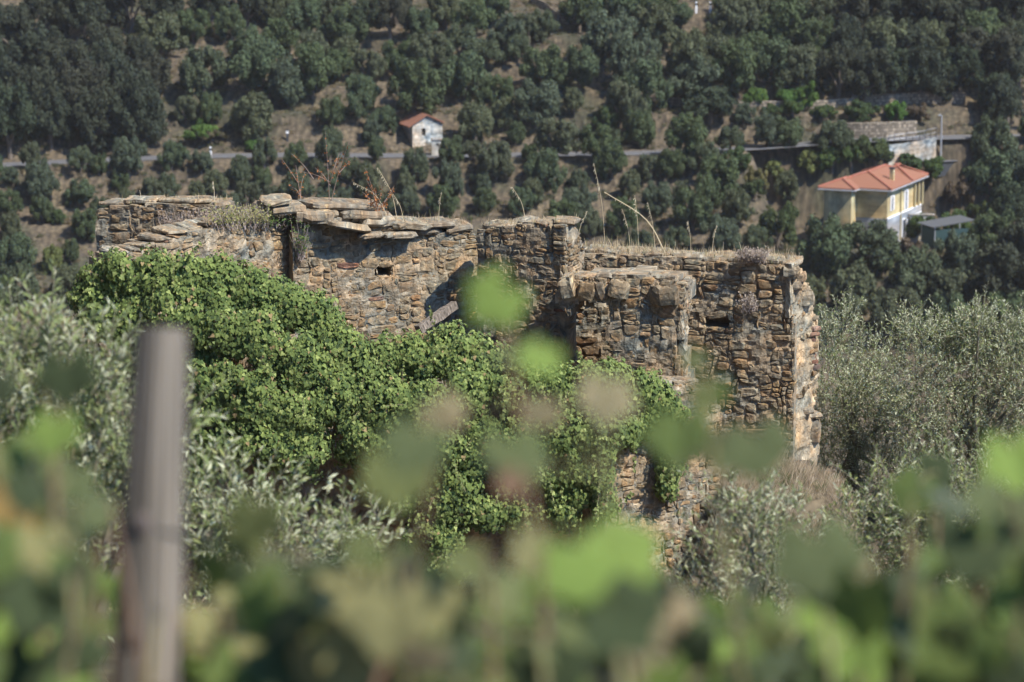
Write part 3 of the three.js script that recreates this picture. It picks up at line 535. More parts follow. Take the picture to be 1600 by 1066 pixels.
const W1 = wall(21, 'shaded corner wall with flat stone coping at the far left end', [150, 41.7], [352, 41.15], [[152, 330], [170, 324], [200, 322], [250, 318], [345, 322], [352, 400], [330, 520], [154, 520]], { big: 1.25, from: [200, 425] });
capRow(22, W1, [[148, 322], [185, 317], [240, 312], [345, 318]], { long: 85 });
const W2 = wall(31, 'sunlit broken wall sloping up to the inner corner', [185, 39.0], [468, 41.4], [[186, 408], [230, 392], [268, 374], [300, 364], [340, 354], [400, 347], [445, 352], [470, 356], [470, 540], [190, 540]], { thick: .65, rough: .07, from: [300, 470], proud: 1.3 });
capRow(32, W2, [[184, 405], [225, 391], [268, 372], [302, 361], [345, 351], [405, 344], [450, 349]], { long: 44 });
const W3 = wall(41, 'sunlit inner wall of brown stones under overhanging slabs', [460, 41.05], [752, 42.0], [[460, 348], [480, 346], [560, 350], [640, 360], [735, 362], [752, 374], [752, 575], [460, 575]], { thick: .6, holes: [[601, 425, .1, .055]], from: [600, 552], rough: .045, big: 1.1, red: .012 });
slabs(42, W3, [[408, 462, 315, .06, .24, .6, .03], [402, 480, 329, .12, .22, .7, .02], [462, 526, 338, .17, .42, .8, -.04], [470, 612, 326, .10, .12, .6, -.10], [498, 578, 354, .085, .55, .6, -.22], [552, 600, 366, .06, .50, .55, .03], [592, 648, 367, .07, .42, .55, -.02], [560, 622, 346, .12, .22, .6, -.08], [606, 668, 352, .10, .26, .6, -.04], [520, 614, 338, .10, .2, .6, -.09], [478, 530, 334, .1, .2, .6, -.03], [655, 715, 352, .08, .2, .6, .0], [640, 700, 362, .09, .12, .5, .03], [690, 742, 358, .09, .15, .6, .05], [470, 560, 346, .08, .16, .5, -.08]], 'roof_slab');
const W4 = wall(51, 'shaded pier wall right of the slab-topped wall', [746, 41.15], [884, 40.6], [[746, 360], [770, 355], [850, 350], [876, 352], [886, 380], [876, 402], [884, 440], [888, 480], [890, 520], [894, 590], [894, 660], [746, 660]], { from: [800, 600], thick: .24 });
capRow(52, W4, [[748, 354], [800, 351], [850, 345], [884, 349]], { long: 46 });
const W4e = wall(53, 'pale broken end of the pier catching the sun', [881, 40.57], [918, 41.2], [[882, 352], [899, 352], [906, 374], [914, 394], [912, 440], [906, 470], [898, 500], [903, 560], [903, 620], [882, 620]], { rough: .1, proud: 2.0, thick: .07, big: .8, name: 'broken_wall_end' });
const W5 = wall(61, 'long shaded wall with crumbling mortar at the right', [893, 41.45], [1237, 40.6], [[900, 396], [960, 397], [1040, 404], [1130, 409], [1190, 411], [1240, 416], [1238, 720], [1150, 740], [1050, 750], [893, 680]], { rough: .06, back: -.012, from: [1100, 700], thick: .26, gaps: .07, holes: [[1118, 505, .16, .05]] });
capRow(62, W5, [[902, 392], [960, 394], [1040, 400], [1130, 405], [1190, 407], [1246, 412]], { long: 56 });
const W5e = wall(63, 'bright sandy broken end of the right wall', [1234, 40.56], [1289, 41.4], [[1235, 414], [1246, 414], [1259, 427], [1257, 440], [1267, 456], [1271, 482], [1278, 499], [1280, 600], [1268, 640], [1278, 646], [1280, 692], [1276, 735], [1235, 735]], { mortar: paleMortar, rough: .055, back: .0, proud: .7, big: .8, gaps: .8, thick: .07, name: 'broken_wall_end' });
{ // bricks along the far edge of the broken end, and the larger blocks
  R = mulberry(64); const f = W5e.f;
  for (let i = 0; i < 12; i++) { const y = 496 + i * 8.6, a = f.uv(1271 + rr(-1, 2), y), h = .062, m = part(named2('brick', i), slabGeo(rr(.15, .2), rr(.16, .2), h), i % 5 < 2 ? pick(stoneMats) : pick(redStone), W5e.m); m.position.copy(f.w(a[0], a[1], rr(-.07, -.03))); m.rotation.y = rr(-.2, .2) - .9; }
  for (const [x, y, L, T] of [[1240, 424, .3, .13], [1252, 432, .28, .11], [1246, 446, .3, .12], [1262, 465, .24, .2], [1262, 640, .34, .08], [1272, 648, .3, .07], [1274, 672, .26, .32]]) { const a = f.uv(x, y), m = part('block', slabGeo(L, .3, T), pick(slabMats), W5e.m); m.position.copy(f.w(a[0], a[1], -.06)); m.rotation.y = rr(-.3, .3); }
}
const W6 = wall(71, 'front chunk of shaded wall bridging a dark collapsed opening', [864, 39.9], [1070, 39.45], [[868, 458], [878, 442], [905, 436], [940, 433], [990, 432], [1040, 436], [1066, 444], [1070, 470], [1062, 490], [1056, 530], [1060, 560], [1066, 600], [1066, 690], [936, 690], [944, 590], [958, 550], [942, 522], [956, 500], [948, 474], [924, 466], [898, 476], [888, 494], [870, 474]], { big: 1.2, from: [1000, 620], thick: .85, rough: .05 });
capRow(72, W6, [[870, 447], [890, 434], [928, 438], [955, 428], [1005, 436], [1030, 431], [1066, 446]], { long: 40 });
const W6e = wall(73, 'pale jagged end of the front wall chunk', [1066, 39.44], [1092, 40.2], [[1067, 446], [1074, 450], [1082, 474], [1076, 500], [1070, 540], [1075, 580], [1076, 640], [1067, 640]], { rough: .1, proud: 1.6, thick: .07, big: .9, name: 'broken_wall_end' });
slabs(74, W6, [[872, 900, 448, .26, .12, .4, .3], [900, 932, 452, .22, .1, .36, -.25], [930, 952, 452, .26, .08, .36, .35], [948, 985, 450, .24, .12, .4, -.2], [1010, 1062, 458, .26, .14, .4, .05]], 'lintel_stone', stoneMats);
const W7 = wall(81, 'low sunlit wall of thin layered stones below the ivy', [944, 38.55], [1126, 39.35], [[948, 930], [946, 790], [962, 725], [985, 690], [1010, 690], [1030, 655], [1040, 606], [1062, 596], [1084, 606], [1104, 622], [1128, 650], [1126, 780], [1120, 930]], { rough: .06, thick: .6, proud: 1.2, from: [1000, 925] });
capRow(82, W7, [[1030, 610], [1062, 592], [1090, 606], [1124, 640]], { long: 34 });
const W8 = wall(91, 'wall buried beneath the ivy', [205, 39.7], [1000, 39.35], [[222, 500], [300, 480], [430, 520], [540, 590], [700, 590], [880, 620], [1000, 640], [1000, 800], [880, 930], [700, 970], [300, 970], [222, 930]], { bare: true, thick: .5, rough: .12 });
{ // weathered beam leaning in the corner
  const a = P(664, 508, 40.7), b = P(724, 468, 41.3), t = thing('wooden_beam', a, 'weathered grey wooden beam leaning against the inner wall above the ivy', 'beam'), d = b.clone().sub(a), L = d.length();
  const g = new THREE.BoxGeometry(L * .95, .12, .11, 12, 2, 2); const p = g.attributes.position; for (let i = 0; i < p.count; i++) { p.setY(i, p.getY(i) + .018 * N3(p.getX(i) * 6, p.getZ(i) * 9, 3)); p.setZ(i, p.getZ(i) + .018 * N3(p.getX(i) * 6, p.getY(i) * 9, 8)); } g.computeVertexNormals();
  const m = part('timber', g, std(C(.33, .285, .24), { map: woodMap }), t); m.quaternion.setFromUnitVectors(V(1, 0, 0), d.normalize()); m.position.copy(d).multiplyScalar(L * .3);
}

// ---------------------------------------------------------------- ivy
const ivyMat = leafMat({ transmission: 0.28, roughness: 0.96, specularIntensity: 0.6 });
const stemMat = std(C(.16, .12, .085));
{
  R = mulberry(301);
  const iv = thing('ivy', V(-1.2, -10.4, -39), 'dense green ivy mass spilling over the front of the ruin', 'ivy'), O = iv.position;
  // centre in the picture, distance, radius
  const lumps = [[145, 470, 38.8, .26], [165, 500, 38.8, .3], [190, 418, 38.6, .2], [152, 432, 38.8, .16], [150, 450, 39.0, .24], [180, 445, 38.9, .34], [235, 432, 38.8, .33], [290, 430, 38.7, .33], [345, 440, 38.7, .36], [395, 452, 38.7, .33], [445, 478, 38.7, .34], [490, 492, 38.7, .32], [520, 530, 38.7, .35], [200, 500, 38.8, .4], [270, 490, 38.5, .44], [340, 510, 38.4, .45], [410, 530, 38.4, .45], [470, 570, 38.4, .45], [250, 570, 38.5, .4], [320, 590, 38.3, .45], [390, 610, 38.2, .48], [450, 640, 38.2, .45], [330, 660, 38.2, .42], [400, 690, 38.1, .42], [470, 700, 38.2, .38], [310, 720, 38.3, .3], [520, 620, 38.4, .42], [560, 580, 38.6, .36], [600, 560, 38.7, .3], [650, 556, 38.7, .34], [700, 550, 38.8, .34], [740, 556, 38.9, .32], [600, 630, 38.4, .42], [660, 640, 38.4, .44], [720, 620, 38.5, .42], [780, 610, 38.6, .38], [800, 580, 38.8, .28], [840, 620, 38.6, .36], [885, 610, 38.6, .36], [930, 600, 38.6, .32], [975, 600, 38.6, .30], [1015, 620, 38.6, .3], [1045, 650, 38.5, .26], [1060, 690, 38.4, .18], [1046, 730, 38.4, .13], [1042, 760, 38.4, .08], [560, 680, 38.3, .38], [620, 700, 38.3, .35], [690, 700, 38.2, .36], [760, 690, 38.3, .36], [820, 690, 38.3, .36], [880, 680, 38.3, .38], [935, 670, 38.3, .36], [985, 665, 38.4, .28], [900, 735, 38.3, .28], [935, 750, 38.2, .2], [945, 790, 38.2, .12], [850, 745, 38.3, .26], [790, 750, 38.4, .22], [690, 780, 38.2, .28], [720, 760, 38.2, .26], [670, 830, 38.1, .26], [700, 850, 38.1, .22], [690, 895, 38.0, .18], [755, 800, 38.2, .22], [810, 800, 38.3, .2], [880, 800, 38.3, .2], [640, 780, 38.3, .2]];
  const ls = lumps.map(([x, y, D, r]) => { const k = Math.abs(fbm(x * .02, y * .02, 4, 2)); return { c: P(x, y, x > 955 ? D + .45 : D), r, t: fbm(x * .01, y * .01, 9, 2) }; });
  for (let i = 0, n0 = ls.length; i < n0; i++) for (let j = i + 1; j < n0; j++) { const a = ls[i], b = ls[j], d = a.c.distanceTo(b.c); if (d < .72 && (i + j) % 2) ls.push({ c: a.c.clone().lerp(b.c, .5).add(V(0, 0, -.03)), r: (a.r + b.r) * .48, t: 0, fill: 1 }); }
  const S = new Soup(), A = C(.066, .108, .026), B = C(.215, .275, .068), Y = C(.33, .38, .12), DK = C(.03, .055, .018);
  for (const l of ls) {
    // sub-clumps give each lump its own broken surface
    const subs = []; const ns = Math.round(10 + l.r * 55);
    for (let k = 0; k < ns; k++) { const d = V(gauss(), gauss(), gauss() + .55).normalize(); subs.push([l.c.clone().addScaledVector(d, l.r * rr(.78, 1.0)), rr(.09, .16), d, rr(0, 1)]); }
    for (const [c, r, d, tone] of subs) {
      const n = Math.round((l.fill ? 24 : 40) * (r / .1) ** 2);
      for (let k = 0; k < n; k++) {
        const e = V(gauss(), gauss(), gauss()).normalize(), p = c.clone().addScaledVector(e, r * Math.pow(R(), .5)).sub(O);
        const nn = d.clone().multiplyScalar(.9).add(e.multiplyScalar(.5)).add(V(gauss() * .45, .35 + gauss() * .4, .25 + gauss() * .4)).normalize();
        const dir = V(gauss() * .7, -.75 + gauss() * .5, gauss() * .5); dir.addScaledVector(nn, -dir.dot(nn) * .8).normalize();
        const col = A.clone().lerp(B, clamp(tone * .4 + rr(-.1, .6), 0, 1)); if (R() < .13) col.lerp(Y, rr(.3, .9)); else if (R() < .12) col.lerp(DK, .8);
        if (R() < .02) col.setRGB(.30, .22, .10); const s = Math.pow(R(), 1.3) * .046 + .028; ivyLeaf(S, p, dir, nn, s, s * rr(.8, 1), col);
      }
    }
  }
  // loose trailing shoots over the surface
  const TS = new Soup();
  for (let i = 0; i < 170; i++) {
    const l = ls[Math.floor(R() * lumps.length)], d = V(gauss(), gauss() + .3, Math.abs(gauss()) + .4).normalize(), p0 = l.c.clone().addScaledVector(d, l.r * .95), L = rr(.15, .42), dn = V(gauss() * .5, rr(-1, .5), .25 + gauss() * .2).normalize(), pts = [];
    for (let k = 0; k <= 8; k++) { const q = p0.clone().addScaledVector(d, .1 * Math.sin(k / 8 * 2)).addScaledVector(dn, L * k / 8).sub(O); pts.push(q); for (let e = 0; e < 2; e++) { const s = rr(.03, .06), nn = V(gauss() * .5, .5 + gauss() * .4, .7 + gauss() * .4).normalize(); ivyLeaf(S, q.clone().add(V(gauss() * .02, gauss() * .02, gauss() * .02)), V(gauss() * .8, -.6 + gauss() * .4, gauss() * .4).normalize(), nn, s, s * .9, A.clone().lerp(Y, rr(.2, 1))); } }
    tube(pts, pts.map(() => .0025), 3, TS, C(1, 1, 1));
  }
  part('trailing_stems', TS.geo(), stemMat, iv);
  part('foliage', S.geo(), ivyMat, iv);
  for (let i = 0; i < 46; i++) { const l = ls[i % ls.length], g = l.c.clone().sub(O); const pts = []; for (let k = 0; k < 5; k++) pts.push(V(g.x + gauss() * .15 - k * .05, lerp(Math.max(0.2, g.y - 1.6), g.y, k / 4), g.z - .45 + k * .12)); part(named2('stem', i), tube(curvePts(pts, 8), [.03, .028, .026, .024, .02, .018, .015, .012, .008], 5).geo(), stemMat, iv); }
}

// ---------------------------------------------------------------- olive trees near the ruin
const nearOliveMat = leafMat({ transmission: 0.22, roughness: 0.93, specularIntensity: 0.7 });
const oliveTop = C(.10, .135, .045), oliveTop2 = C(.20, .24, .09), oliveUnder = C(.42, .44, .29), oliveYellow = C(.26, .27, .08);
function nearOlive(seed, label, D, clusters, o = {}) {
  R = mulberry(seed);
  const cen = clusters.map(([x, y, r, dd]) => ({ c: P(x + (o.dx ?? 0), y + (o.dy ?? 0), D + (dd ?? rr(-.5, .5))), r: r * (o.grow ?? 1) }));
  const mid = cen.reduce((s, q) => s.add(q.c), V()).multiplyScalar(1 / cen.length), gy = H(mid.x, -mid.z);
  const t = thing('olive_tree', V(mid.x, gy, mid.z), label, 'olive tree', 'olive trees around the ruin'), O = t.position, S = new Soup(), T = new Soup(), wood = C(1, 1, 1), L0 = o.leaf ?? .06;
  for (const { c, r } of cen) {
    const n = Math.round((o.twigs ?? 46) * 3.4 * (r / .5) ** 2);
    for (let k = 0; k < n; k++) {
      const e = V(gauss(), gauss(), gauss()).normalize(), p = c.clone().addScaledVector(e, r * Math.pow(R(), .45)).sub(O);
      const d = e.multiplyScalar(.55).add(V(gauss() * .35, (o.up ?? .55) + gauss() * .3, gauss() * .35)).normalize(), L = rr(.18, .42) * (o.long ?? 1), m = Math.round(L / .021), dark = R();
      const q0 = p.clone(), bend = V(gauss() * .25, -.1 + gauss() * .2, gauss() * .25), pts = [];
      for (let i = 0; i <= m; i++) {
        const s = i / m, pos = q0.clone().addScaledVector(d, s * L).addScaledVector(bend, s * s * L); if (i % 4 === 0 || i === m) pts.push(pos);
        const ax = V(gauss(), gauss(), gauss()).cross(d).normalize(), ld = d.clone().multiplyScalar(.75).addScaledVector(ax, .75).add(V(0, gauss() * .15, 0)).normalize();
        const nn = V(gauss() * .6, .6 + gauss() * .5, gauss() * .6 + .2).normalize();
        const col = R() < (o.silver ?? .34) ? oliveUnder.clone().multiplyScalar(rr(.7, 1.1)) : oliveTop.clone().lerp(oliveTop2, clamp(dark * .6 + rr(0, .4), 0, 1)); if (R() < (o.yellow ?? .05)) col.lerp(oliveYellow, .7);
        const ll = L0 * rr(.6, 1.15); narrowLeaf(S, pos, ld, nn, ll, ll * rr(.24, .32), col, .18);
      }
      if (pts.length > 1) tube(pts, pts.map((_, i) => lerp(.004, .0015, i / pts.length)), 3, T, wood);
    }
  }
  part('crown', S.geo(), nearOliveMat, t);
  const h = mid.y - gy, tr = [V(0, -.3, 0), V(.08, h * .2, .05), V(-.06, h * .42, 0), V(.02, h * .6, .04)];
  part('trunk', tube(curvePts(tr, 12), Array.from({ length: 13 }, (_, i) => lerp(.2, .09, i / 12)), 10).geo(), barkMat, t);
  for (const { c } of cen.filter((_, i) => i % 2 === 0)) { const e = c.clone().sub(O); tube(curvePts([tr[3], V(e.x * .45, lerp(tr[3].y, e.y, .5), e.z * .5 + gauss() * .15), e], 7), [.055, .05, .044, .038, .03, .024, .018, .01], 6, T, wood); }
  part('branches', T.geo(), std(C(.17, .155, .11)), t);
}
nearOlive(401, 'silvery olive tree left of the grey post in front of the ivy', 18.5, [[20, 540, .34], [80, 520, .3], [-40, 560, .4], [60, 600, .42], [130, 560, .34], [180, 550, .26], [0, 650, .45], [90, 670, .45], [170, 630, .36], [195, 700, .3], [60, 750, .45], [150, 750, .4], [-20, 780, .4], [110, 830, .42], [190, 790, .32], [30, 880, .42], [170, 880, .36], [215, 540, .12], [90, 495, .12], [30, 490, .12], [235, 620, .16], [282, 600, .14], [285, 650, .12]], { leaf: .08, twigs: 30, dy: 42, dx: -14 });
nearOlive(402, 'low olive crown just right of the grey post below the ivy', 19.5, [[310, 790, .28], [350, 760, .26], [380, 830, .3], [330, 860, .34], [420, 800, .2], [440, 850, .26], [480, 820, .16], [520, 860, .24], [560, 840, .18], [450, 910, .3], [380, 920, .34], [300, 920, .34], [540, 920, .26], [470, 795, .1], [600, 810, .12]], { leaf: .08, silver: .42, twigs: 30, dy: 12 });
nearOlive(403, 'pale feathery olive in front of the dry bank and low wall', 21, [[1150, 790, .26], [1120, 830, .3], [1180, 830, .32], [1210, 880, .36], [1140, 890, .36], [1090, 900, .3], [1180, 950, .42], [1110, 960, .36], [1230, 950, .36], [1130, 765, .12], [1200, 770, .12], [1060, 950, .26]], { leaf: .06, silver: .5, up: .8, twigs: 26, dx: 26, dy: 22 });
nearOlive(404, 'dull green olive at the lower right in front of the bank', 24, [[1400, 790, .34], [1450, 800, .36], [1350, 830, .34], [1500, 780, .34], [1560, 790, .4], [1420, 860, .42], [1500, 860, .42], [1340, 890, .36], [1580, 870, .45], [1290, 900, .3], [1440, 930, .45], [1540, 940, .45], [1360, 950, .42], [1620, 800, .4], [1290, 960, .4]], { leaf: .06, silver: .26, yellow: .1, twigs: 38 });
nearOlive(405, 'olive tree close behind the right end of the ruin', 45, [[1300, 530, .34], [1320, 500, .22], [1345, 560, .36], [1290, 590, .4], [1330, 620, .42], [1380, 600, .4], [1300, 660, .42], [1360, 670, .45], [1395, 650, .4], [1310, 720, .45], [1375, 730, .45], [1290, 780, .4], [1350, 790, .4]], { leaf: .062, silver: .52, twigs: 56 });
nearOlive(406, 'broad olive tree at the right edge behind the dry bank', 43.5, [[1430, 520, .32], [1400, 545, .2], [1470, 540, .36], [1510, 530, .34], [1530, 510, .3], [1560, 530, .34], [1600, 540, .36], [1440, 590, .45], [1500, 590, .48], [1560, 590, .48], [1610, 610, .48], [1430, 650, .45], [1490, 660, .48], [1550, 660, .5], [1610, 680, .5], [1450, 720, .48], [1520, 730, .48], [1590, 740, .48], [1460, 780, .4], [1540, 790, .4], [1640, 570, .45], [1530, 490, .1], [1590, 500, .12]], { leaf: .062, silver: .5, yellow: .08, twigs: 56 });

// ---------------------------------------------------------------- plants on the walls
const dryMat = leafMat({ transmission: 0.2 });
function grassLine(name, label, seed, W, pts, n, hmin, hmax, o = {}) {
  R = mulberry(seed); const S = new Soup(); let base = null;
  for (let i = 0; i < n; i++) {
    const t = R() * (pts.length - 1), k = Math.min(pts.length - 2, Math.floor(t)), x = lerp(pts[k][0], pts[k + 1][0], t - k), y = lerp(pts[k][1], pts[k + 1][1], t - k);
    const dens = fbm(x * .04, seed, 2, 3); if (dens < rr(-.5, .15)) continue;
    const [u, v] = W.f.uv(x, y), p = W.f.w(u, v - .03, rr(-.5, -.02)).add(RB); if (!base) base = p.clone();
    const d = V(gauss() * .45, 1, gauss() * .45).normalize(), L = rr(hmin, hmax) * (R() < .12 ? 1.7 : 1), c = C(.34, .27, .16).lerp(C(.50, .42, .28), R()); if (R() < (o.green ?? .08)) c.setRGB(.14, .17, .06);
    narrowLeaf(S, p.sub(base), d, V(gauss(), .3, 1 + gauss()).normalize(), L, rr(.004, .009), c, .1);
  }
  const m = new THREE.Mesh(S.geo(), dryMat); m.position.copy(base); top(m, name, label, 'grass', undefined, 'stuff');
}
grassLine('dry_grass', 'fringe of straw-coloured grass on top of the long right wall', 501, W5, [[905, 392], [1040, 402], [1240, 412]], 1900, .05, .17);
grassLine('dry_grass', 'short dry grass on the slab-topped inner wall', 502, W3, [[600, 352], [660, 350], [745, 352]], 420, .04, .14, { green: .2 });
grassLine('dry_grass', 'sparse dry grass on top of the shaded pier', 503, W4, [[748, 352], [884, 346]], 420, .03, .1);
grassLine('dry_grass', 'thin dry grass on the coping of the left corner wall', 504, W1, [[152, 320], [250, 312], [345, 316]], 240, .03, .09);
// tall oat stalks, each its own: foot, tip, distance
const strawMat = std(C(.52, .43, .27)), stalks = [[622, 348, 590, 262, 41.6, 'tall bent oat stalk at the right of the rust-leaved plants'], [632, 350, 612, 300, 41.6, 'shorter oat stalk leaning over the step of the slabs'], [604, 330, 552, 285, 41.5, 'green-grey oat stalk among the rust-leaved plants'], [685, 352, 690, 300, 41.8, 'upright oat stalk above the slab-topped wall'], [822, 346, 800, 292, 41, 'arched oat stalk over the shaded pier'], [900, 392, 918, 330, 41.4, 'thin oat stalk in the notch right of the pier'], [946, 392, 928, 255, 41.4, 'tallest thin oat stalk above the right wall'], [986, 398, 972, 326, 41.3, 'oat stalk left of the long golden straw'], [1043, 398, 944, 300, 41.2, 'long golden straw leaning left over the right wall'], [998, 396, 992, 305, 41.3, 'upright oat stalk crossing behind the golden straw'], [1024, 398, 1012, 316, 41.2, 'oat stalk with a dark drooping head'], [1080, 400, 1075, 345, 41.1, 'lone thin stalk midway on the right wall'], [1112, 404, 1120, 352, 41, 'pale stalk near the grey twiggy shrub'], [335, 316, 333, 283, 41.4, 'thin stalk on the left corner wall'], [220, 312, 218, 297, 41.7, 'tiny stalk at the peak of the left coping'], [1160, 406, 1155, 378, 40.8, 'short pale stalk beside the grey twiggy shrub']];
stalks.forEach(([x0, y0, x1, y1, D, label], i) => {
  R = mulberry(520 + i);
  const a = P(x0, y0, D), b = P(x1, y1, D + rr(-.1, .1)), t = thing('oat_stalk', a, label, 'stalk', 'dry oat stalks on the wall tops'), e = b.clone().sub(a), md = e.clone().multiplyScalar(.55).add(V(-e.x * .22, 0, 0)), pts = curvePts([V(0, -.05, 0), md, e], 10), thick = i === 8 ? .010 : .0042;
  part('stem', tube(pts, pts.map((_, k) => lerp(thick, thick * .5, k / 10)), 5).geo(), strawMat, t);
  if (e.length() > .3) { const S = new Soup(); for (let k = 0; k < 15; k++) { const p = pts[0].clone().lerp(pts[10], 0); const s = lerp(.62, 1, k / 14), q = curvePts([V(0, -.05, 0), md, e], 40)[Math.round(s * 40)], d = V(gauss() * .5 - .3, -.6 + gauss() * .4, gauss() * .4).normalize(); narrowLeaf(S, q, d, V(gauss(), gauss(), 1).normalize(), rr(.03, .05), .011, C(.42, .37, .24).lerp(C(.55, .5, .36), R())); } part('seed_head', S.geo(), dryMat, t); }
});
// dead plants with rust-coloured leaves
function rustPlant(seed, label, D, foot, tips, leafN) {
  R = mulberry(seed); const a = P(foot[0], foot[1], D), t = thing('rust_leaved_plant', a, label, 'dead plant', 'dead rust-leaved plants on the slabs'), S = new Soup(), T = new Soup(), w = C(1, 1, 1);
  for (const [x, y, fx, fy] of tips) {
    const s = fx ? P(fx, fy, D).sub(a) : V(0, -.05, 0), e = P(x, y, D + rr(-.25, .25)).sub(a), m = s.clone().lerp(e, .5).add(V(gauss() * .04, .02, gauss() * .05)), pts = curvePts([s, m, e], 10); tube(pts, pts.map((_, k) => lerp(.006, .002, k / 10)), 4, T, w);
    for (let k = 0; k < leafN * 1.4; k++) { const q = pts[Math.min(10, Math.floor(10 * Math.pow(R(), .6)))].clone().add(V(gauss() * .03, gauss() * .03, gauss() * .03)); const d = V(gauss(), -.5 + gauss(), gauss()).normalize(), c = C(.27, .10, .035).lerp(C(.38, .17, .065), R()); const L = rr(.02, .038); ivyLeaf(S, q, d, V(gauss(), gauss(), 1).normalize(), L, L * .7, c); }
  }
  part('stems', T.geo(), std(C(.30, .22, .17)), t).userData.label = 'thin bare brown stems'; part('leaves', S.geo(), dryMat, t).userData.label = 'curled rust-orange leaves';
}
rustPlant(540, 'dead rust-leaved plant on the left of the slabs, wide open branches', 41.5, [515, 318], [[508, 205], [545, 222], [536, 240, 516, 285], [468, 268, 516, 285], [455, 240, 490, 280], [492, 262, 516, 290], [530, 240, 516, 285], [548, 250, 530, 270]], 9);
rustPlant(541, 'dead rust-leaved plant with thin stem at the far left of the slabs', 41.5, [470, 312], [[462, 258], [440, 248, 465, 285], [476, 270], [450, 290, 468, 305]], 9);
rustPlant(542, 'dense rust-leaved plant at the right end of the slabs', 41.5, [588, 325], [[570, 262], [566, 300], [585, 294], [596, 290], [612, 305], [604, 320], [578, 316], [616, 290], [572, 280]], 16);
// twiggy grey shrubs
function twigShrub(seed, label, W, x0, x1, yb, yt, n, col, leafy, name = 'twiggy_shrub') {
  R = mulberry(seed); const S = new Soup(), T = new Soup(); const [u, v] = W.f.uv((x0 + x1) / 2, yb), a = W.f.w(u, v, .05).add(RB), t = thing(name, a, label, 'shrub');
  for (let i = 0; i < n; i++) { const bx = rr(x0, x1), [uu, vv] = W.f.uv(bx, yb + rr(-6, 4)), s = W.f.w(uu, vv, rr(-.1, .12)).add(RB).sub(a), [u2, v2] = W.f.uv(bx + gauss() * 16, rr(yt, lerp(yt, yb, .5))), e = W.f.w(u2, v2, rr(-.15, .25)).add(RB).sub(a), m = s.clone().lerp(e, .5).add(V(gauss() * .05, gauss() * .03, gauss() * .05)); tube([s, m, e], [.004, .003, .0015], 3, T, C(1, 1, 1));
    for (let k = 0; k < leafy; k++) { const q = s.clone().lerp(e, rr(.2, 1)).add(V(gauss() * .03, gauss() * .03, gauss() * .03)), c = col[0].clone().lerp(col[1], R()), L = rr(.015, .035); ivyLeaf(S, q, V(gauss(), gauss(), gauss()).normalize(), V(gauss(), .5, 1).normalize(), L, L * .7, c); } }
  part('twigs', T.geo(), std(C(.27, .22, .19)), t); part('foliage', S.geo(), dryMat, t);
}
twigShrub(560, 'greyish brown dry shrub hanging on the left corner wall', W1, 258, 338, 372, 322, 260, [C(.25, .19, .14), C(.34, .275, .21)], 5);
twigShrub(561, 'yellow-green weed between the left corner wall and the slabs', W2, 330, 412, 356, 316, 200, [C(.17, .19, .06), C(.36, .32, .15)], 7, 'leafy_weed');
twigShrub(562, 'small green climbing plant in the inner corner below the slabs', W3, 462, 474, 405, 338, 60, [C(.05, .09, .02), C(.13, .19, .05)], 7, 'climbing_plant');
twigShrub(563, 'low greyish brown twiggy shrub on top of the right wall', W5, 1156, 1196, 408, 386, 160, [C(.24, .19, .15), C(.33, .28, .21)], 4);
twigShrub(564, 'dark green weed left of the slabs on the broken wall', W2, 405, 446, 356, 330, 90, [C(.05, .085, .025), C(.13, .18, .05)], 7, 'leafy_weed');
twigShrub(565, 'dry grey-brown weed growing from a crack in the right wall', W5, 1160, 1184, 486, 452, 80, [C(.26, .215, .17), C(.35, .30, .24)], 4);
{ // dry grass on the bank by the right end and scattered on the near slope
  R = mulberry(580); const S = new Soup();
  for (let i = 0; i < 30; i++) { const a = rr(0, 6.28), p = V(gauss() * .14, 0, gauss() * .14), d = V(Math.cos(a) * .55, 1, Math.sin(a) * .55).normalize(); narrowLeaf(S, p, d, V(Math.cos(a + 1.5), .3, Math.sin(a + 1.5)), rr(.2, .5), .009, C(1, 1, 1)); }
  const n = 1900, im = new THREE.InstancedMesh(S.geo(), dryMat, n), M = new THREE.Matrix4(), Q = new THREE.Quaternion();
  for (let k = 0; k < n; k++) { const on = k < 1000, x = on ? rr(2, 4.7) : rr(-9, 9), D = on ? rr(37.4, 40.3) : rr(6, 48), s = on ? rr(.3, .65) : rr(.6, 1.3); Q.setFromAxisAngle(UP, rr(0, 6.28)); M.compose(V(x, H(x, D) - .03, -D), Q, V(s, s * rr(.7, 1.2), s)); im.setMatrixAt(k, M); im.setColorAt(k, R() < .2 ? C(.12, .14, .06) : C(.36, .28, .19).lerp(C(.46, .38, .26), R())); }
  top(im, 'dry_grass_bank', 'tangled dry brown grass on the bank right of the ruin', 'grass', undefined, 'stuff');
}

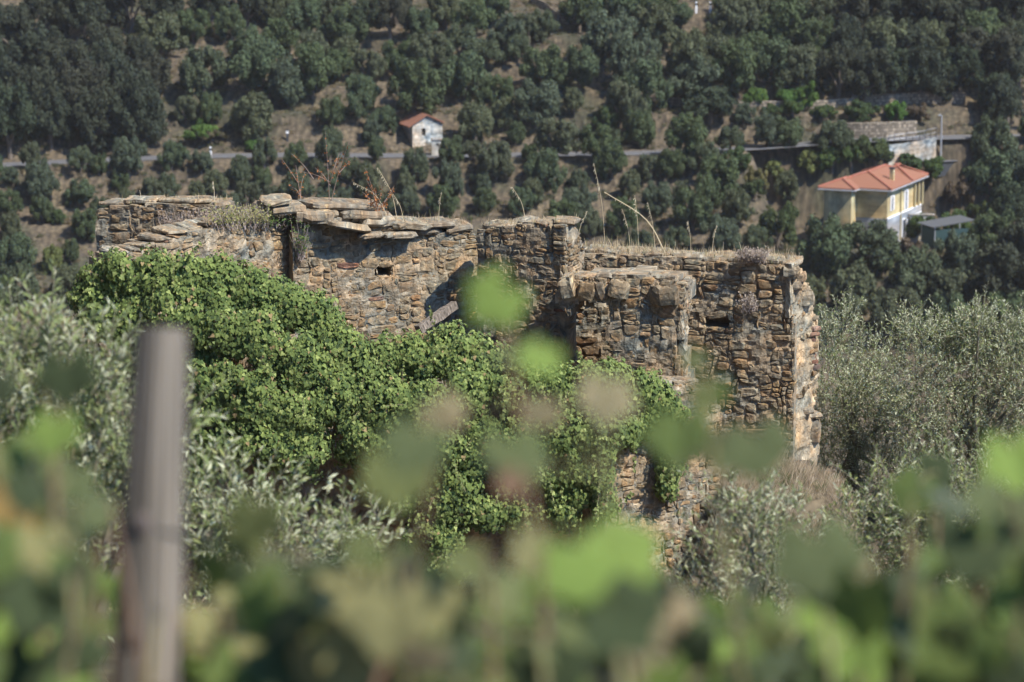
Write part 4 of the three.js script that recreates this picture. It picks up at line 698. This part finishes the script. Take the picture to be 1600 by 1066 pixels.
// ---------------------------------------------------------------- vineyard in the foreground
{ // post: split timber, four rough sides
  const D = 5.4, a = P(224, 1180, D - .14), b = P(252, 512, D), t = thing('vineyard_post', a, 'weathered grey wooden vineyard post standing out of focus at the left', 'post'), d = b.clone().sub(a), L = d.length();
  const g = new THREE.CylinderGeometry(.046, .068, L, 14, 30), p = g.attributes.position;
  for (let i = 0; i < p.count; i++) { const x = p.getX(i), y = p.getY(i), z = p.getZ(i), an = Math.atan2(z, x), k = 1 + .10 * Math.cos(an * 4 + .5) * .6 + .07 * N3(Math.cos(an) * 2, y * 3, Math.sin(an) * 2); p.setX(i, x * k); p.setZ(i, z * k); }
  g.computeVertexNormals(); const m = part('shaft', g, std(C(.345, .31, .258), { map: woodMap, bumpMap: woodMap, bumpScale: .008 }), t); m.position.copy(d).multiplyScalar(.5); m.quaternion.setFromUnitVectors(UP, d.clone().normalize());
  const foot = V(a.x - .02, H(a.x, -a.z) - .3, a.z + .05).sub(a); part('buried_foot', tube([foot, V(0, .02, 0)], [.07, .068], 12).geo(), std(C(.30, .26, .24), { map: woodMap }), t);
  for (const [s, y] of [[.55, .012], [.28, .012]]) { const k = part('knot', new THREE.SphereGeometry(.021, 8, 6).scale(1, 1.3, .5), std(C(.10, .08, .07)), t); k.position.copy(d).multiplyScalar(s).add(V(-.01, 0, .052)); }
}
{ // vine shoots with lobed leaves
  R = mulberry(701);
  function vineLeaf(seed) {
    R = mulberry(seed); const pts = [], n = 21, lob = [0, .42, .9, 1.42, 2.1, 2.75, Math.PI];
    for (let i = 0; i < n; i++) { const a = (i / n) * 2 * Math.PI, b = Math.abs(a > Math.PI ? a - 2 * Math.PI : a); let r = .5 + .1 * Math.max(0, Math.cos(b * .5)) + .055 * Math.cos(b * 5); if (b > 2.9) r *= .35; r *= rr(.92, 1.08); pts.push(V(Math.sin(a) * r, .05 + Math.cos(a) * r * .95, 0)); }
    const S = new Soup(), c = V(0, -.1, .04), w = C(1, 1, 1), cup = rr(-.1, .25), fold = rr(.05, .3);
    for (const p of pts) p.z = -cup * (p.x * p.x + p.y * p.y) + fold * Math.abs(p.x) * .6 + .06 * N3(p.x * 3, p.y * 3, seed);
    for (let i = 0; i < n; i++) { const a = pts[i], b = pts[(i + 1) % n], ma = a.clone().lerp(c, .5), mb = b.clone().lerp(c, .5); ma.z += .03; mb.z += .03; S.tri(c, mb, ma, w); S.tri(ma, mb, a, w); S.tri(mb, b, a, w); }
    const g = S.geo(); g.deleteAttribute('color'); return g;
  }
  const leaves = [1, 2, 3, 4, 5].map((i) => vineLeaf(800 + i)); R = mulberry(702);
  const lm = (r, g, b, t = .42) => new THREE.MeshPhysicalMaterial({ color: C(r, g, b), roughness: .95, transmission: t, thickness: 0, side: THREE.DoubleSide, specularIntensity: .6 });
  const M = { G: lm(.23, .34, .06, .55), g: lm(.105, .155, .03, .5), d: lm(.036, .055, .015, .4), s: lm(.09, .115, .04, .4), y: lm(.28, .265, .105, .45), t: lm(.22, .185, .10, .35), r: lm(.15, .085, .05, .3), o: lm(.105, .125, .035, .4), b: lm(.30, .20, .06, .4) };
  const caneMat = std(C(.20, .12, .075)), greenCane = std(C(.22, .20, .09)), barkVine = std(C(.13, .10, .075));
  const vines = [['leftmost vine, leaves around and left of the grey post', -40, 330], ['vine right of the grey post with pale yellowing leaves', 330, 700], ['central vine with the two tall bright green leaves', 700, 1010], ['vine right of centre with bluish green leaves', 1010, 1330], ['rightmost vine at the edge of the view', 1330, 1700]].map(([label, x0, x1], i) => {
    const c = P((x0 + x1) / 2, 1300, 3.7), gy = H(c.x, -c.z), t = thing('grapevine', V(c.x, gy, c.z), label, 'grapevine', 'out-of-focus vines in the foreground'), h = c.y - gy;
    part('trunk', tube(curvePts([V(0, -.1, 0), V(.03, h * .4, .02), V(-.02, h * .75, 0), V(0, h, 0)], 10), Array.from({ length: 11 }, (_, k) => lerp(.03, .02, k / 10)), 8).geo(), barkVine, t);
    return { t, x0, x1, n: 0, head: V(0, h, 0) };
  });
  const byX = (x) => vines.find((v) => x >= v.x0 && x < v.x1) ?? (x < 0 ? vines[0] : vines[4]);
  function leafAt(v, p, size, m, face) {
    const o = part(named2('leaf', v.n), pick(leaves), M[m], v.t); v.n++; o.position.copy(p).sub(v.t.position); o.scale.setScalar(size);
    const n = (face ?? V(gauss() * .8, .45 + gauss() * .5, .75 + gauss() * .5)).normalize(), down = V(gauss() * .8, -1, gauss() * .4); down.addScaledVector(n, -down.dot(n)).normalize();
    o.quaternion.setFromRotationMatrix(new THREE.Matrix4().makeBasis(V().crossVectors(down, n), down, n)); return o;
  }
  // a shoot: tip in the picture, distance, then its leaves (x, y, size, tone)
  function shoot(tx, ty, D, list, bx = tx, by = 1250) {
    D *= 1.28; const v = byX(tx), a = P(bx, by, D), b = P(tx, ty, D + rr(-.1, .1)), mid = a.clone().lerp(b, .5).add(V(gauss() * .03, 0, gauss() * .05));
    const pts = curvePts([v.head.clone().add(v.t.position), a, mid, b].map((q) => q.clone().sub(v.t.position)), 14);
    part(named2('cane', v.c = (v.c ?? -1) + 1), tube(pts, pts.map((_, k) => lerp(.0075, .0035, k / 14)), 5).geo(), R() < .5 ? caneMat : greenCane, v.t);
    for (const [x, y, s, m] of list) { const p = P(x, y, D + rr(-.15, .15)); leafAt(v, p, s * 1.0, m);
      const lp = p.clone().sub(v.t.position); let near = pts[0]; for (const q of pts) if (q.distanceTo(lp) < near.distanceTo(lp)) near = q;
      part(named2('petiole', v.n - 1), tube([near, near.clone().lerp(lp, .5).add(V(0, .015, 0)), lp], [.0022, .002, .0018], 4).geo(), greenCane, v.t); }
  }
  shoot(785, 455, 3.1, [[780, 460, .075, 'G'], [846, 552, .055, 'G'], [800, 705, .085, 's'], [770, 640, .03, 'r'], [790, 560, .04, 'd']], 870);
  shoot(700, 640, 3.0, [[690, 640, .055, 't'], [650, 690, .075, 's'], [612, 738, .085, 'o']], 560);
  shoot(950, 600, 2.9, [[945, 615, .07, 't'], [795, 750, .04, 'r'], [850, 640, .045, 't']], 980);
  shoot(1100, 600, 3.3, [[1062, 668, .09, 'g'], [1062, 690, .07, 's'], [1110, 610, .055, 'g'], [1180, 692, .10, 's'], [1130, 700, .06, 's'], [1090, 560, .04, 'o']], 1180);
  shoot(940, 850, 2.7, [[940, 868, .125, 'G'], [900, 880, .08, 'G'], [960, 960, .10, 'd'], [820, 850, .06, 'y']], 980);
  shoot(610, 850, 3.0, [[612, 950, .10, 'y'], [622, 890, .06, 'y'], [560, 850, .045, 'o'], [650, 1010, .07, 'o'], [665, 1020, .06, 't']], 600);
  shoot(1270, 840, 3.1, [[1275, 860, .11, 's'], [1260, 900, .08, 's'], [1340, 880, .05, 't'], [1352, 930, .10, 'g'], [1330, 1000, .09, 'G']], 1300);
  shoot(1580, 690, 3.3, [[1582, 712, .085, 'G'], [1560, 780, .09, 's'], [1530, 860, .09, 'd'], [1590, 840, .08, 's'], [1600, 920, .10, 'g']], 1560);
  shoot(80, 650, 3.4, [[88, 668, .07, 'G'], [60, 730, .08, 'g'], [115, 745, .07, 's'], [130, 800, .09, 's'], [15, 800, .10, 'b'], [60, 850, .08, 'y'], [40, 760, .07, 'd'], [10, 880, .09, 'd']], 60);
  shoot(400, 790, 3.5, [[400, 800, .075, 'o'], [385, 840, .06, 'o'], [340, 880, .07, 'g'], [440, 900, .09, 's'], [500, 880, .04, 'd']], 400);
  shoot(1430, 840, 3.6, [[1470, 950, .10, 'o'], [1440, 1000, .08, 'y'], [1500, 1000, .09, 'd']], 1440);
  shoot(760, 860, 3.2, [[720, 880, .07, 'o'], [780, 920, .08, 'o'], [700, 960, .09, 's'], [850, 1000, .1, 's']], 760);
  // the dense lower foliage
  const tones = { 0: 'gddGdgGdgod', 1: 'doGyyogddgd', 2: 'GddogddGgog', 3: 'dgGotgdddoG', 4: 'gdGddodGgdg' };
  for (let i = 0; i < 104; i++) {
    const x = -60 + (i + R()) / 104 * 1740, v = byX(x), vi = vines.indexOf(v), topY = 960 + gauss() * 45 + (x > 300 && x < 1380 ? 10 : 0) - (x < 190 ? 290 * R() : 0) - (x > 1400 ? 240 * R() * R() : 0) - (R() < .22 ? 110 * R() : 0), D = rr(3.1, 5.2), list = [];
    const m = 7; for (let k = 0; k < m; k++) { const lx = x + gauss() * 55; if (Math.abs(lx - 232) < 95 && D < 4.4) continue; list.push([lx, topY + (k + R()) / m * (1130 - topY), rr(.06, .11), pick([...tones[vi]])]); }
    shoot(x, topY, D, list, x + gauss() * 80, 1250);
  }
  // trellis wire
  const w = top(new THREE.Group(), 'trellis_wire', 'dark trellis wire sagging from the post across the vines', 'wire'); w.position.copy(P(250, 830, 4.7)); const pts = [[250, 832, 4.7], [420, 862, 4.5], [560, 905, 4.35], [760, 985, 4.2], [1000, 1090, 4.0]].map(([x, y, D]) => P(x, y, D).sub(w.position)); part('wire_strand', tube(curvePts(pts, 20), Array(21).fill(.0045), 6).geo(), darkMetal, w); part('twisted_cane', tube(curvePts(pts.slice(1, 4).map((p, i) => p.clone().add(V(0, .012 * (i % 2), .01))), 12), Array(13).fill(.008), 6).geo(), barkVine, w);
}

scene.traverse((o) => { if (o.isMesh && o !== sky) { o.castShadow = true; o.receiveShadow = true; } });
renderer.render(scene, camera);
